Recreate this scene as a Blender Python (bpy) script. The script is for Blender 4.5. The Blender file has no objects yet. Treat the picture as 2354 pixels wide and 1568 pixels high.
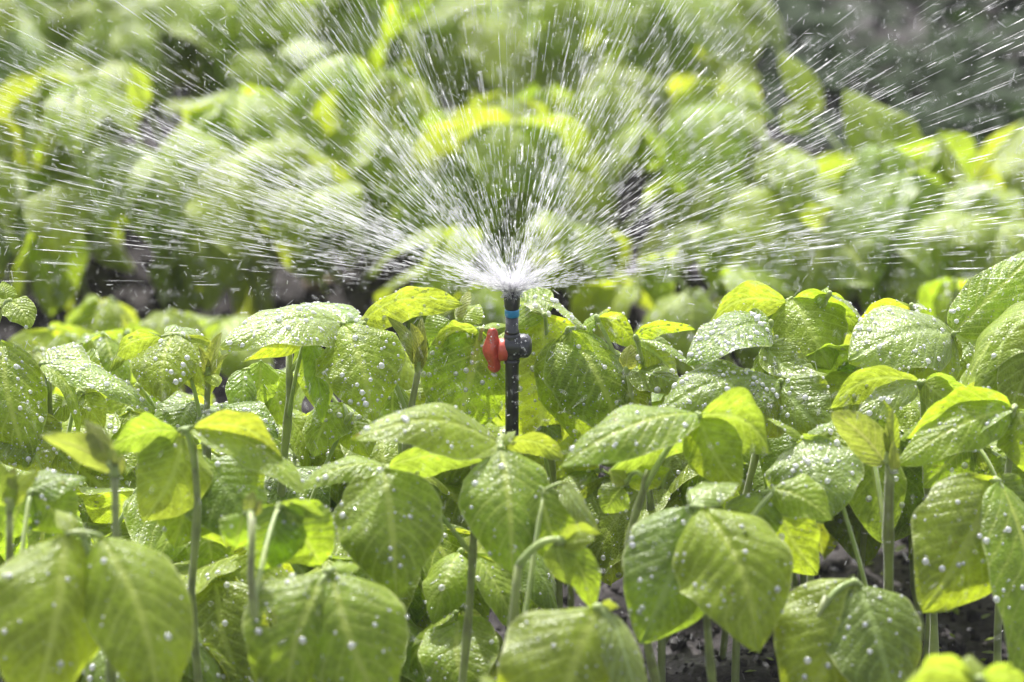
import bpy, math, random
import numpy as np
from mathutils import Vector, noise as mnoise

random.seed(11)
rng = np.random.default_rng(11)
SC = bpy.context.scene
COL = SC.collection

# ------------------------------------------------------------------ camera, sky, sun, exposure
PITCH = math.radians(18.0)
DIST = 2.4                  # camera to sprinkler plane
SPAN = 0.56                 # metres across the frame at that distance
NOZ_H = 0.235               # nozzle above the soil
FW = np.array([0, math.cos(PITCH), -math.sin(PITCH)])
RT = np.array([1.0, 0, 0])
UP = np.array([0, math.sin(PITCH), math.cos(PITCH)])
PXF = 2354 * DIST / SPAN    # focal length in photo pixels (2354 wide)


def ray(px, py, z):
    return FW * z + RT * (px - 1177) * z / PXF + UP * (784 - py) * z / PXF


CAM = np.array([0, 0, NOZ_H]) - ray(1177, 672, DIST)


def at(px, py, d=0.0):
    """point seen at a photo position, d metres beyond the sprinkler"""
    return CAM + ray(px, py, DIST + d)


def root_at(px, d):
    """ground point at a photo column, d metres beyond the sprinkler"""
    z = DIST + d
    k = (-CAM[2] - FW[2] * z) / UP[2]
    return CAM + FW * z + RT * (px - 1177) * z / PXF + UP * k


cd = bpy.data.cameras.new('camera')
cam = bpy.data.objects.new('camera', cd)
COL.objects.link(cam)
cam.location = Vector(CAM)
cam.rotation_euler = (math.pi / 2 - PITCH, 0, 0)
cd.sensor_width = 36
cd.lens = 36 * DIST / SPAN
cd.clip_start = 0.05
cd.clip_end = 500
cd.dof.use_dof = True
cd.dof.focus_distance = DIST
cd.dof.aperture_fstop = 6.6
SC.camera = cam

SUN_EL, SUN_AZ = math.radians(56), math.radians(-14)      # azimuth from +Y (behind the plants)
w = bpy.data.worlds.new('World')
SC.world = w
w.use_nodes = True
nt = w.node_tree
sky = nt.nodes.new('ShaderNodeTexSky')
sky.sky_type = 'NISHITA'
sky.sun_disc = False
sky.sun_elevation = SUN_EL
sky.sun_rotation = SUN_AZ
sky.air_density = 0.8
sky.dust_density = 4.0
hs = nt.nodes.new('ShaderNodeHueSaturation')      # thin white cloud veil: a paler sky
hs.inputs['Saturation'].default_value = 0.42
hs.inputs['Value'].default_value = 1.15
nt.links.new(sky.outputs[0], hs.inputs['Color'])
nt.links.new(hs.outputs[0], nt.nodes['Background'].inputs[0])
nt.nodes['Background'].inputs[1].default_value = 0.15

ld = bpy.data.lights.new('sun', 'SUN')
ld.energy = 4.0
ld.angle = math.radians(1.0)
ld.color = (1.0, 0.97, 0.94)
sun = bpy.data.objects.new('sun', ld)
COL.objects.link(sun)
sd = Vector((math.sin(SUN_AZ) * math.cos(SUN_EL), math.cos(SUN_AZ) * math.cos(SUN_EL), math.sin(SUN_EL)))
sun.rotation_euler = sd.to_track_quat('Z', 'Y').to_euler()

SC.view_settings.view_transform = 'Standard'
SC.view_settings.look = 'None'
SC.view_settings.exposure = 1.02
SC.view_settings.gamma = 1
SC.cycles.use_denoising = True
SC.cycles.max_bounces = 8
SC.cycles.diffuse_bounces = 4
SC.cycles.glossy_bounces = 3
SC.cycles.transmission_bounces = 6
SC.cycles.transparent_max_bounces = 20
SC.cycles.caustics_reflective = False
SC.cycles.caustics_refractive = False
SC.cycles.sample_clamp_indirect = 6


# ------------------------------------------------------------------ materials
class NB:
    def __init__(s, name):
        s.m = bpy.data.materials.new(name)
        s.m.use_nodes = True
        s.t = s.m.node_tree
        s.t.nodes.clear()
        s.out = s.n('OutputMaterial')

    def n(s, kind, **kw):
        x = s.t.nodes.new('ShaderNode' + kind)
        for k, v in kw.items():
            setattr(x, k, v)
        return x

    def l(s, a, b):
        s.t.links.new(a, b)

    def val(s, inp, v):
        if isinstance(v, (int, float, tuple, list)):
            inp.default_value = v
        else:
            s.l(v, inp)

    def math(s, op, a, b=0.0, c=0.0):
        x = s.n('Math', operation=op)
        s.val(x.inputs[0], a); s.val(x.inputs[1], b); s.val(x.inputs[2], c)
        return x.outputs[0]

    def ss(s, a, lo, hi, o0=0.0, o1=1.0):
        x = s.n('MapRange', interpolation_type='SMOOTHSTEP')
        s.val(x.inputs[0], a)
        for i, v in enumerate((lo, hi, o0, o1)):
            x.inputs[i + 1].default_value = v
        return x.outputs[0]

    def mix(s, f, a, b, mode='MIX'):
        x = s.n('Mix', data_type='RGBA', blend_type=mode)
        s.val(x.inputs[0], f); s.val(x.inputs[6], a); s.val(x.inputs[7], b)
        return x.outputs[2]

    def noise(s, vec, scale, detail=3.0, rough=0.55):
        x = s.n('TexNoise')
        s.l(vec, x.inputs['Vector'])
        x.inputs['Scale'].default_value = scale
        x.inputs['Detail'].default_value = detail
        x.inputs['Roughness'].default_value = rough
        return x.outputs['Fac']


def c4(c):
    return (c[0], c[1], c[2], 1.0)


def leaf_mat(name, base, trans, vein, tfac, rough, sheen=0.06, spots=0.0, coat=0.22):
    b = NB(name)
    uv = b.n('UVMap')
    sp = b.n('SeparateXYZ')
    b.l(uv.outputs[0], sp.inputs[0])
    u = b.math('ABSOLUTE', b.math('SUBTRACT', b.math('MULTIPLY', sp.outputs[0], 2.0), 1.0))
    v = sp.outputs[1]
    rnd = b.n('ObjectInfo').outputs['Random']
    tc = b.n('TexCoord').outputs['Object']
    wob = b.math('MULTIPLY', b.math('SUBTRACT', b.noise(tc, 60, 2), 0.5), 0.5)
    s = b.math('ADD', b.math('SUBTRACT', b.math('MULTIPLY', v, 8.5), b.math('MULTIPLY', u, 2.6)), wob)
    pp = b.math('MULTIPLY', b.math('PINGPONG', s, 0.5), 2.0)         # 0 at a vein, 1 between
    lat = b.ss(pp, 0.0, 0.34, 1.0, 0.0)
    mid = b.ss(u, 0.02, 0.11, 1.0, 0.0)
    s2 = b.math('ADD', b.math('MULTIPLY', v, 30.0), b.math('MULTIPLY', u, 9.0))
    pp2 = b.math('MULTIPLY', b.math('PINGPONG', b.math('ADD', s2, b.math('MULTIPLY', wob, 4.0)), 0.5), 2.0)
    lat2 = b.ss(pp2, 0.0, 0.3, 0.35, 0.0)
    vm = b.math('MAXIMUM', b.math('MAXIMUM', b.math('MULTIPLY', lat, 0.65), mid), lat2)
    mot = b.noise(tc, 45, 4, 0.6)
    mot2 = b.noise(tc, 160, 3, 0.6)
    # plant to plant variation and mottling of the blade; pale blotches paint in wet highlights
    hsv = b.n('HueSaturation')
    hsv.inputs['Color'].default_value = c4(base)
    b.l(b.math('ADD', b.math('MULTIPLY', rnd, 0.024), 0.488), hsv.inputs['Hue'])
    b.l(b.math('ADD', b.math('MULTIPLY', b.math('FRACT', b.math('MULTIPLY', rnd, 7.31)), 0.5), 0.78), hsv.inputs['Value'])
    blot = b.noise(tc, 240, 5, 0.7)
    col = b.mix(b.ss(blot, 0.42, 0.62, 0.0, 0.5), hsv.outputs[0], c4([base[0] * 1.7 + .01, base[1] * 1.55 + .01, base[2] * 1.6 + .01]))
    col = b.mix(b.ss(mot, 0.4, 0.65, 0.5, 0.0), col, c4([x * 0.5 for x in base]))
    col = b.mix(b.math('MULTIPLY', vm, 0.95), col, c4(vein))
    tcol = b.n('HueSaturation')
    tcol.inputs['Color'].default_value = c4(trans)
    b.l(b.math('ADD', b.math('MULTIPLY', rnd, 0.035), 0.483), tcol.inputs['Hue'])
    b.l(b.ss(b.math('ADD', b.math('MULTIPLY', mot, .5), b.math('MULTIPLY', blot, .5)), 0.38, 0.62, 0.6, 1.3), tcol.inputs['Value'])
    tco = b.mix(b.math('MULTIPLY', vm, 0.6), tcol.outputs[0], c4(vein))
    if spots:
        sm = b.ss(b.noise(tc, 55, 5, 0.7), 0.68, 0.73, 0.0, spots)
        col = b.mix(sm, col, (0.30, 0.12, 0.02, 1))
        tco = b.mix(sm, tco, (0.45, 0.18, 0.02, 1))
    rim = b.ss(u, 0.94, 0.995, 0.0, 0.6)  # pale leaf margin; also paints in the bright edge of backlit fuzz
    col = b.mix(rim, col, (0.55, 0.6, 0.25, 1))
    h = b.math('SUBTRACT', b.math('MULTIPLY', b.math('POWER', pp, 0.6), 0.7), b.math('MULTIPLY', mid, 0.6))
    vo = b.n('TexVoronoi', feature='DISTANCE_TO_EDGE')
    b.l(tc, vo.inputs['Vector'])
    vo.inputs['Scale'].default_value = 420
    h = b.math('ADD', h, b.math('MULTIPLY', b.ss(vo.outputs[0], 0, 0.25), 0.45))
    h = b.math('ADD', h, b.math('MULTIPLY', blot, 0.7))
    bp = b.n('Bump')
    bp.inputs['Strength'].default_value = 0.42
    bp.inputs['Distance'].default_value = 0.0011
    b.l(h, bp.inputs['Height'])
    p = b.n('BsdfPrincipled')
    b.l(col, p.inputs['Base Color'])
    b.l(b.ss(mot2, 0.35, 0.7, rough - 0.12, rough + 0.14), p.inputs['Roughness'])
    p.inputs['IOR'].default_value = 1.38
    p.inputs['Sheen Weight'].default_value = sheen
    p.inputs['Sheen Roughness'].default_value = 0.4
    p.inputs['Coat Weight'].default_value = coat
    p.inputs['Coat Roughness'].default_value = 0.16
    b.l(bp.outputs[0], p.inputs['Coat Normal'])
    b.l(bp.outputs[0], p.inputs['Normal'])
    t = b.n('BsdfTranslucent')
    b.l(tco, t.inputs[0])
    b.l(bp.outputs[0], t.inputs['Normal'])
    mx = b.n('MixShader')
    mx.inputs[0].default_value = tfac
    b.l(p.outputs[0], mx.inputs[1])
    b.l(t.outputs[0], mx.inputs[2])
    b.l(mx.outputs[0], b.out.inputs[0])
    return b.m


M = {}
M['g'] = leaf_mat('leaf_mature', (0.195, 0.285, 0.013), (0.50, 0.65, 0.028), (0.45, 0.54, 0.09), 0.48, 0.43, 0.06, 0.5)
M['y'] = leaf_mat('leaf_young', (0.24, 0.335, 0.02), (0.40, 0.50, 0.035), (0.44, 0.54, 0.10), 0.48, 0.46)
M['d'] = leaf_mat('leaf_dark', (0.15, 0.235, 0.016), (0.48, 0.61, 0.03), (0.32, 0.43, 0.1), 0.45, 0.42, 0.16, 0, .35)
M['p'] = leaf_mat('leaf_pale', (0.21, 0.3, 0.035), (0.54, 0.66, 0.045), (0.42, 0.53, 0.18), 0.42, 0.36, 0.3, 0, .6)
M['o'] = leaf_mat('leaf_bud', (0.2, 0.25, 0.035), (0.42, 0.47, 0.05), (0.42, 0.43, 0.13), 0.42, 0.5, 0.3)
M['s'] = leaf_mat('leaf_spotted', (0.195, 0.285, 0.013), (0.50, 0.65, 0.028), (0.45, 0.54, 0.09), 0.48, 0.43, 0.06, 0.8)
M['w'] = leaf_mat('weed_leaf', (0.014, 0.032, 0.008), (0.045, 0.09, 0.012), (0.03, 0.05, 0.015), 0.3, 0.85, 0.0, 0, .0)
M['or'] = leaf_mat('leaf_fallen', (0.45, 0.22, 0.03), (0.7, 0.35, 0.03), (0.5, 0.35, 0.1), 0.4, 0.4)


def simple_mat(name, fn):
    b = NB(name)
    fn(b)
    return b.m


def stem_fn(c1, c2):
    def f(b):
        tc = b.n('TexCoord').outputs['Object']
        n1 = b.noise(tc, 70, 4, 0.6)
        n2 = b.noise(tc, 600, 2, 0.6)
        p = b.n('BsdfPrincipled')
        b.l(b.mix(b.ss(n1, 0.35, 0.65), c4(c1), c4(c2)), p.inputs['Base Color'])
        p.inputs['Roughness'].default_value = 0.42
        p.inputs['Sheen Weight'].default_value = 0.6
        p.inputs['Subsurface Weight'].default_value = 0.0
        bp = b.n('Bump')
        bp.inputs['Strength'].default_value = 0.5
        bp.inputs['Distance'].default_value = 0.0004
        b.l(n2, bp.inputs['Height'])
        b.l(bp.outputs[0], p.inputs['Normal'])
        t = b.n('BsdfTranslucent')
        t.inputs[0].default_value = c4([x * 1.6 for x in c2])
        mx = b.n('MixShader')
        mx.inputs[0].default_value = 0.22
        b.l(p.outputs[0], mx.inputs[1]); b.l(t.outputs[0], mx.inputs[2])
        b.l(mx.outputs[0], b.out.inputs[0])
    return f


M['stem'] = simple_mat('stem_green', stem_fn((0.14, 0.17, 0.045), (0.30, 0.36, 0.09)))
M['stemd'] = simple_mat('stem_brown', stem_fn((0.14, 0.15, 0.045), (0.28, 0.34, 0.08)))
M['petiole'] = simple_mat('petiole', stem_fn((0.26, 0.36, 0.08), (0.38, 0.46, 0.12)))


def water_fn(transp, transl, rough):
    def f(b):
        g = b.n('BsdfGlossy')
        g.inputs['Color'].default_value = (0.97, 0.97, 1, 1)
        g.inputs['Roughness'].default_value = rough
        t = b.n('BsdfTranslucent')
        t.inputs[0].default_value = (0.97, 0.965, 1, 1)
        d = b.n('BsdfDiffuse')
        d.inputs[0].default_value = (0.93, 0.92, 0.97, 1)
        m0 = b.n('MixShader'); m0.inputs[0].default_value = 0.35
        b.l(t.outputs[0], m0.inputs[1]); b.l(d.outputs[0], m0.inputs[2])
        m1 = b.n('MixShader'); m1.inputs[0].default_value = transl
        b.l(g.outputs[0], m1.inputs[1]); b.l(m0.outputs[0], m1.inputs[2])
        tr = b.n('BsdfTransparent')
        lw = b.n('LayerWeight'); lw.inputs[0].default_value = 0.35
        m2 = b.n('MixShader')
        b.l(b.ss(lw.outputs['Facing'], 0.0, 0.9, 1 - transp, 1 - transp * 0.3), m2.inputs[0])
        b.l(tr.outputs[0], m2.inputs[1]); b.l(m1.outputs[0], m2.inputs[2])
        b.l(m2.outputs[0], b.out.inputs[0])
    return f


M['spray'] = simple_mat('spray_water', water_fn(0.7, 0.66, 0.22))
M['drop'] = simple_mat('bead_water', water_fn(0.38, 0.6, 0.05))


def plastic_fn(col, rough, mottled=0.0):
    def f(b):
        tc = b.n('TexCoord').outputs['Object']
        n1 = b.noise(tc, 220, 4, 0.65)
        n2 = b.noise(tc, 900, 2, 0.5)
        p = b.n('BsdfPrincipled')
        b.l(b.mix(b.ss(n1, 0.45, 0.75, 0, mottled), c4(col), c4([min(1, x * 1.8 + 0.05) for x in col])), p.inputs['Base Color'])
        b.l(b.ss(n1, 0.3, 0.7, rough - 0.1, rough + 0.15), p.inputs['Roughness'])
        p.inputs['Coat Weight'].default_value = 0.4
        p.inputs['Coat Roughness'].default_value = 0.12
        bp = b.n('Bump')
        bp.inputs['Strength'].default_value = 0.35
        bp.inputs['Distance'].default_value = 0.0005
        b.l(b.math('ADD', n1, b.math('MULTIPLY', n2, 0.3)), bp.inputs['Height'])
        b.l(bp.outputs[0], p.inputs['Normal'])
        b.l(p.outputs[0], b.out.inputs[0])
    return f


M['black'] = simple_mat('black_plastic', plastic_fn((0.022, 0.022, 0.027), 0.42, 0.5))
M['red'] = simple_mat('red_plastic', plastic_fn((0.5, 0.07, 0.04), 0.42, 0.5))
M['blue'] = simple_mat('blue_plastic', plastic_fn((0.015, 0.2, 0.4), 0.4, 0.3))
M['slate'] = simple_mat('slate_plastic', plastic_fn((0.07, 0.12, 0.18), 0.4, 0.4))
M['stone'] = simple_mat('tan_stone', plastic_fn((0.24, 0.17, 0.13), 0.4, 0.4))


def soil_fn(b):
    tc = b.n('TexCoord').outputs['Object']
    n1 = b.noise(tc, 14, 6, 0.65)
    n2 = b.noise(tc, 110, 5, 0.7)
    n3 = b.noise(tc, 4, 3, 0.5)
    col = b.mix(b.ss(n2, 0.35, 0.7), (0.011, 0.009, 0.0095, 1), (0.05, 0.042, 0.044, 1))
    col = b.mix(b.ss(n1, 0.5, 0.72, 0, 0.5), col, (0.075, 0.065, 0.068, 1))
    p = b.n('BsdfPrincipled')
    b.l(col, p.inputs['Base Color'])
    p.inputs['Specular IOR Level'].default_value = 0.3
    b.l(b.ss(n3, 0.33, 0.42, 0.3, 0.9), p.inputs['Roughness'])
    bp = b.n('Bump')
    bp.inputs['Strength'].default_value = 0.9
    bp.inputs['Distance'].default_value = 0.004
    b.l(b.math('ADD', n2, n1), bp.inputs['Height'])
    b.l(bp.outputs[0], p.inputs['Normal'])
    b.l(p.outputs[0], b.out.inputs[0])


M['soil'] = simple_mat('wet_soil', soil_fn)


# ------------------------------------------------------------------ mesh helpers
def mesh_obj(name, V, F, mat, parent=None, uv=None, smooth=True):
    me = bpy.data.meshes.new(name)
    V = np.asarray(V, dtype=np.float32)
    if len(V) == 0:
        V = np.zeros((0, 3), np.float32)
    if isinstance(F, np.ndarray):
        n, k = F.shape
        me.vertices.add(len(V)); me.vertices.foreach_set('co', V.ravel())
        me.loops.add(n * k); me.loops.foreach_set('vertex_index', F.astype(np.int32).ravel())
        me.polygons.add(n)
        me.polygons.foreach_set('loop_start', np.arange(0, n * k, k, dtype=np.int32))
        me.polygons.foreach_set('loop_total', np.full(n, k, dtype=np.int32))
        if uv is not None:
            ul = me.uv_layers.new(name='UVMap')
            ul.data.foreach_set('uv', np.asarray(uv, np.float32)[F.ravel()].ravel())
        me.polygons.foreach_set('use_smooth', np.full(n, smooth, dtype=bool))
        me.update(calc_edges=True)
    else:
        me.from_pydata(V.tolist(), [], F)
        me.polygons.foreach_set('use_smooth', [smooth] * len(me.polygons))
        me.update()
    me.materials.append(mat)
    o = bpy.data.objects.new(name, me)
    COL.objects.link(o)
    if parent is not None:
        o.parent = parent
    return o


def nrm(v):
    return v / (np.linalg.norm(v) + 1e-12)


def bez(p0, p1, p2, t):
    t = t[:, None]
    return (1 - t) ** 2 * p0 + 2 * t * (1 - t) * p1 + t * t * p2


def tube(path, radii, sides=8, cap=True):
    path = np.asarray(path); n = len(path)
    T = np.gradient(path, axis=0)
    T /= np.linalg.norm(T, axis=1)[:, None] + 1e-12
    a = np.array([1.0, 0, 0]) if abs(T[0][0]) < 0.8 else np.array([0, 1.0, 0])
    A = np.cross(T, a); A /= np.linalg.norm(A, axis=1)[:, None]
    B = np.cross(T, A)
    th = np.arange(sides) * 2 * math.pi / sides
    V = path[:, None, :] + np.asarray(radii)[:, None, None] * (np.cos(th)[None, :, None] * A[:, None, :] + np.sin(th)[None, :, None] * B[:, None, :])
    V = V.reshape(-1, 3)
    F = []
    for i in range(n - 1):
        for j in range(sides):
            k = (j + 1) % sides
            F.append((i * sides + j, i * sides + k, (i + 1) * sides + k, (i + 1) * sides + j))
    if cap:
        V = np.vstack([V, path[0][None], path[-1][None]])
        for j in range(sides):
            k = (j + 1) % sides
            F.append((n * sides, k, j, j)); F.append((n * sides + 1, (n - 1) * sides + j, (n - 1) * sides + k, (n - 1) * sides + k))
        F = [tuple(dict.fromkeys(f)) for f in F]
    return V, F


def join(parts):
    V, F, o = [], [], 0
    for v, f in parts:
        V.append(v); F += [tuple(i + o for i in q) for q in f]; o += len(v)
    return np.vstack(V), F


def ico(sub):
    import bmesh
    bm = bmesh.new()
    bmesh.ops.create_icosphere(bm, subdivisions=sub, radius=1)
    V = np.array([v.co[:] for v in bm.verts]); F = np.array([[v.index for v in f.verts] for f in bm.faces])
    bm.free()
    return V, F


ICO1, ICO2 = ico(1), ico(2)


def beads(points, normals, radii, flat=0.65, stretch=None):
    """water beads on a surface -> triangles"""
    Vs, Fs, off = [], [], 0
    for lo, hi, (IV, IF) in ((0, 0.0007, ICO1), (0.0007, 9, ICO2)):
        m = (radii >= lo) & (radii < hi)
        if not m.any():
            continue
        P, N, R = points[m], normals[m], radii[m]
        A = np.cross(N, np.array([0.31, 0.52, 0.79])); A /= np.linalg.norm(A, axis=1)[:, None] + 1e-9
        B = np.cross(N, A)
        V = P[:, None] + R[:, None, None] * (IV[None, :, 0:1] * A[:, None] + IV[None, :, 1:2] * B[:, None] + (flat * IV[None, :, 2:3] + 0.28) * N[:, None])
        F = IF[None] + (np.arange(len(P)) * len(IV))[:, None, None] + off
        Vs.append(V.reshape(-1, 3)); Fs.append(F.reshape(-1, 3)); off += len(P) * len(IV)
    if not Vs:
        return None
    return np.vstack(Vs), np.vstack(Fs)


def blade(base, tip, N0, width, arch=0.12, cup=0.25, relief=1.0, res=(30, 19), seed=0, curl=0.0, hole=None):
    """one soybean leaflet. returns V, F(quads), UV, grid of points and normals"""
    r = np.random.default_rng(seed)
    base, tip = np.asarray(base), np.asarray(tip)
    L = np.linalg.norm(tip - base)
    A = (tip - base) / L
    N0 = nrm(N0 - A * np.dot(N0, A))
    nv, nu = res
    v = np.linspace(0, 1, nv)
    ctrl = (base + tip) / 2 + N0 * L * arch * 2 - A * L * 0.04
    Mid = bez(base, ctrl, tip, v)
    S0 = np.cross(A, N0)
    Mid = Mid + S0 * (L * 0.07 * r.uniform(-1, 1) * np.sin(v * math.pi) ** 1.3)[:, None]
    if curl:
        Mid = Mid - N0 * (L * curl * np.clip(v - 0.6, 0, 1) ** 2)[:, None]
    T = np.gradient(Mid, axis=0); T /= np.linalg.norm(T, axis=1)[:, None]
    S = S0[None] - T * (T @ S0)[:, None]; S /= np.linalg.norm(S, axis=1)[:, None]
    N = np.cross(S, T)
    tw = (v - 0.25)[:, None] * r.normal(0, 0.22)
    S, N = S * np.cos(tw) + N * np.sin(tw), N * np.cos(tw) - S * np.sin(tw)
    wav = r.uniform(0.6, 2.0)
    tipx = 0.72 + 0.16 * r.random()
    prof = np.clip(v, 0, 1) ** 0.5 * np.clip(1 - v, 0, 1) ** tipx
    prof = prof / prof.max() + 0.02 * (1 - v)
    u = np.linspace(-1, 1, nu)
    hw = prof[:, None] * width / 2
    ph = r.random(6) * 6.28
    asym = 1 + 0.09 * (r.random() - 0.5) * 2 * np.sign(u)
    edge = 1 + 0.025 * np.sin(v * 13 + ph[0])[:, None] + 0.02 * np.sin(v * 23 + ph[1])[:, None]
    au = np.abs(u)[None]
    X = u[None] * hw * asym[None] * edge * (1 - 0.25 * abs(cup) * au)
    # cross-section: sides fall away (cup > 0) or rise (cup < 0), groove at the midrib
    Z = -cup * hw * au ** 1.7
    s = v[:, None] * 8.5 - au * 2.6 + 0.22 * np.sin(au * 5 + ph[1] + np.sign(u)[None]) + 0.15 * np.sin(v[:, None] * 9 + ph[5])
    pp = np.abs(((s + 0.5) % 1) - 0.5) * 2
    cell = 0.55 + 0.45 * np.sin(au * 13 + 2.1 * np.sin(np.floor(s) * 2.3 + ph[0]) + np.sign(u)[None] * 1.7)
    Z = Z + relief * width * 0.0095 * (pp ** 0.6 - 0.5) * (0.45 + 0.55 * cell) * (1 - au ** 5) * (prof[:, None] ** 0.5)
    Z = Z - relief * width * 0.022 * np.exp(-(au / 0.07) ** 2) * prof[:, None] ** .5
    Z = Z + width * 0.045 * np.sin(v[:, None] * 7 + u[None] * 2.2 + ph[2]) * au
    Z = Z + wav * width * 0.02 * np.sin(v[:, None] * 17 + np.sign(u)[None] * ph[3] + ph[4]) * au ** 3
    P = Mid[:, None] + S[:, None] * X[..., None] + N[:, None] * Z[..., None]
    dv = np.gradient(P, axis=0); du = np.gradient(P, axis=1)
    G = np.cross(du, dv); G /= np.linalg.norm(G, axis=2)[..., None] + 1e-12
    V = P.reshape(-1, 3)
    i = np.arange(nv - 1)[:, None] * nu + np.arange(nu - 1)[None]
    F = np.stack([i, i + 1, i + nu + 1, i + nu], -1).reshape(-1, 4)
    if hole:
        vv, uu = (np.arange(nv - 1) + .5) / (nv - 1), (np.arange(nu - 1) + .5) / (nu - 1) * 2 - 1
        gone = ((vv[:, None] - hole[0]) / hole[2]) ** 2 + ((uu[None] - hole[1]) / (hole[2] * 2.2)) ** 2 < 1
        F = F[~gone.ravel()]
    UV = np.stack([np.broadcast_to((u * 0.5 + 0.5)[None], (nv, nu)), np.broadcast_to(v[:, None], (nv, nu))], -1).reshape(-1, 2)
    return V, F, UV, P, G


def scatter(P, G, n, rlo, rhi, r, side=1.0, edge=False):
    nv, nu = P.shape[:2]
    if edge:
        a = r.random(n) * 0.85 + 0.12; b = np.where(r.random(n) < 0.5, 0.0, 0.999)
    else:
        a = r.beta(1.5, 1.5, n) * 0.94 + 0.02; b = r.random(n) * 0.96 + 0.02
    fa, fb = a * (nv - 1), b * (nu - 1)
    ia, ib = fa.astype(int), np.minimum(fb.astype(int), nu - 2)
    wa, wb = (fa - ia)[:, None], (fb - ib)[:, None]

    def s(X):
        return (1 - wa) * ((1 - wb) * X[ia, ib] + wb * X[ia, ib + 1]) + wa * ((1 - wb) * X[ia + 1, ib] + wb * X[ia + 1, ib + 1])
    p, g = s(P), s(G)
    g /= np.linalg.norm(g, axis=1)[:, None] + 1e-9
    rad = rlo * (rhi / rlo) ** (r.random(n) ** 2.3)
    return p, g * side, rad


# ------------------------------------------------------------------ plants
class Plant:
    """a soybean plant: Empty at the root > stem, leaf (its petiole) > leaflet, water_drops"""

    def __init__(s, name, label, root, group):
        s.o = bpy.data.objects.new(name, None)
        COL.objects.link(s.o)
        s.o.empty_display_size = 0.02
        s.root = np.asarray(root)
        s.o.location = Vector(s.root)
        s.o['label'] = label
        s.o['category'] = 'soybean plant'
        s.o['group'] = group
        s.bp, s.bn, s.br = [], [], []
        s.seed = int(rng.integers(1e9))

    def loc(s, V):
        return np.asarray(V) - s.root

    def stem(s, pts, r0, r1, mat='stem', hairy=0, n=16):
        pts = [np.asarray(p) for p in pts]
        if len(pts) == 2:
            mid = (pts[0] + pts[1]) / 2 + rng.normal(0, 0.003, 3)
            path = bez(pts[0], mid, pts[1], np.linspace(0, 1, n))
        else:
            path = bez(pts[0], pts[1], pts[2], np.linspace(0, 1, n))
        rad = np.linspace(r0, r1, n)
        kx = np.interp(np.arange(n), [0, .35 * n, .6 * n, .8 * n, n - 1], [0, rng.normal(0, .0018), rng.normal(0, .0022), rng.normal(0, .0016), 0])
        path = path + np.stack([kx, kx * 0.3, kx * 0], 1)
        for k in (0.35, 0.6, 0.8):
            rad[int(k * n)] *= 1.3                       # nodes
        s.path = path
        parts = [tube(path, rad, 10)]
        for _ in range(hairy):
            i = rng.integers(0, n - 1); t = rng.random()
            p = path[i] * (1 - t) + path[i + 1] * t
            d = nrm(np.array([rng.normal(), rng.normal() * .4, 0.25 * rng.normal() - .1]))
            a = p + d * rad[i] * 0.9
            l = 0.0011 * (0.5 + rng.random())
            e = np.array([0, 0, 0.00007])
            f = np.cross(d, e / np.linalg.norm(e)); f = nrm(f) * 0.00007
            parts.append((np.array([a - e - f, a + e, a - e + f, a + d * l]), [(0, 1, 3), (1, 2, 3), (2, 0, 3)]))
        V, F = join(parts)
        s.st = mesh_obj('stem', s.loc(V), F, M[mat], s.o)
        return s

    def on_stem(s, f):
        return s.path[min(len(s.path) - 1, int(f * (len(s.path) - 1)))]

    def petiole(s, a, j, r=0.0011, sag=0.01, mat='petiole', extra=()):
        a, j = np.asarray(a), np.asarray(j)
        c = (a + j) / 2 + np.array([0, 0, sag])
        parts = [tube(bez(a, c, j, np.linspace(0, 1, 10)), np.linspace(r * 1.15, r, 10), 7)]
        ts = nrm(j - c)
        # swollen joint where the leaflets meet
        parts.append(tube(np.array([j - ts * 0.003, j - ts * .001, j + ts * .001, j + ts * .002]), [r, r * 1.5, r * 1.4, r * .8], 7))
        for b in extra:
            b = np.asarray(b)
            if np.linalg.norm(b - j) > 0.0015:
                parts.append(tube(bez(j, (b + j) / 2 + np.array([0, 0, .0015]), b, np.linspace(0, 1, 5)), np.linspace(r, r * .75, 5), 6))
        V, F = join(parts)
        return mesh_obj('leaf', s.loc(V), F, M[mat], s.o)

    def leaflet(s, parent, base, tip, N0, width, kind='g', arch=0.12, cup=0.25, drops=0.4, side=1.0, res=(30, 19), relief=1.0, curl=0.0, scale=1.0, hole=None):
        s.seed += 1
        V, F, UV, P, G = blade(base, tip, N0, width, arch, cup, relief, res, s.seed, curl, hole)
        o = mesh_obj('leaflet', s.loc(V), F, M[kind], parent, UV)
        area = np.linalg.norm(np.asarray(tip) - np.asarray(base)) * width * 0.7 * 1e4     # cm2
        r = np.random.default_rng(s.seed + 5)
        if drops > 0:
            n = int(area * 3.6 * drops * scale)
            q = scatter(P, G, n, 0.00036, 0.0019, r, side)
            s.bp.append(q[0]); s.bn.append(q[1]); s.br.append(q[2])
            n = int(area * 7 * drops * drops * scale)
            q = scatter(P, G, n, 0.00016, 0.00042, r, side)
            s.bp.append(q[0]); s.bn.append(q[1]); s.br.append(q[2])
            n = int(8 * drops)
            if n:
                q = scatter(P, G, n, 0.0004, 0.0010, r, side, edge=True)
                s.bp.append(q[0]); s.bn.append(q[1]); s.br.append(q[2])
        return o

    def finish(s):
        if s.bp:
            P, N, R = np.vstack(s.bp), np.vstack(s.bn), np.concatenate(s.br)
            q = beads(s.loc(P), N, R)
            if q:
                o = mesh_obj('water_drops', q[0], q[1], M['drop'], s.o)
                o['kind'] = 'stuff'
        return s.o


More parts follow.
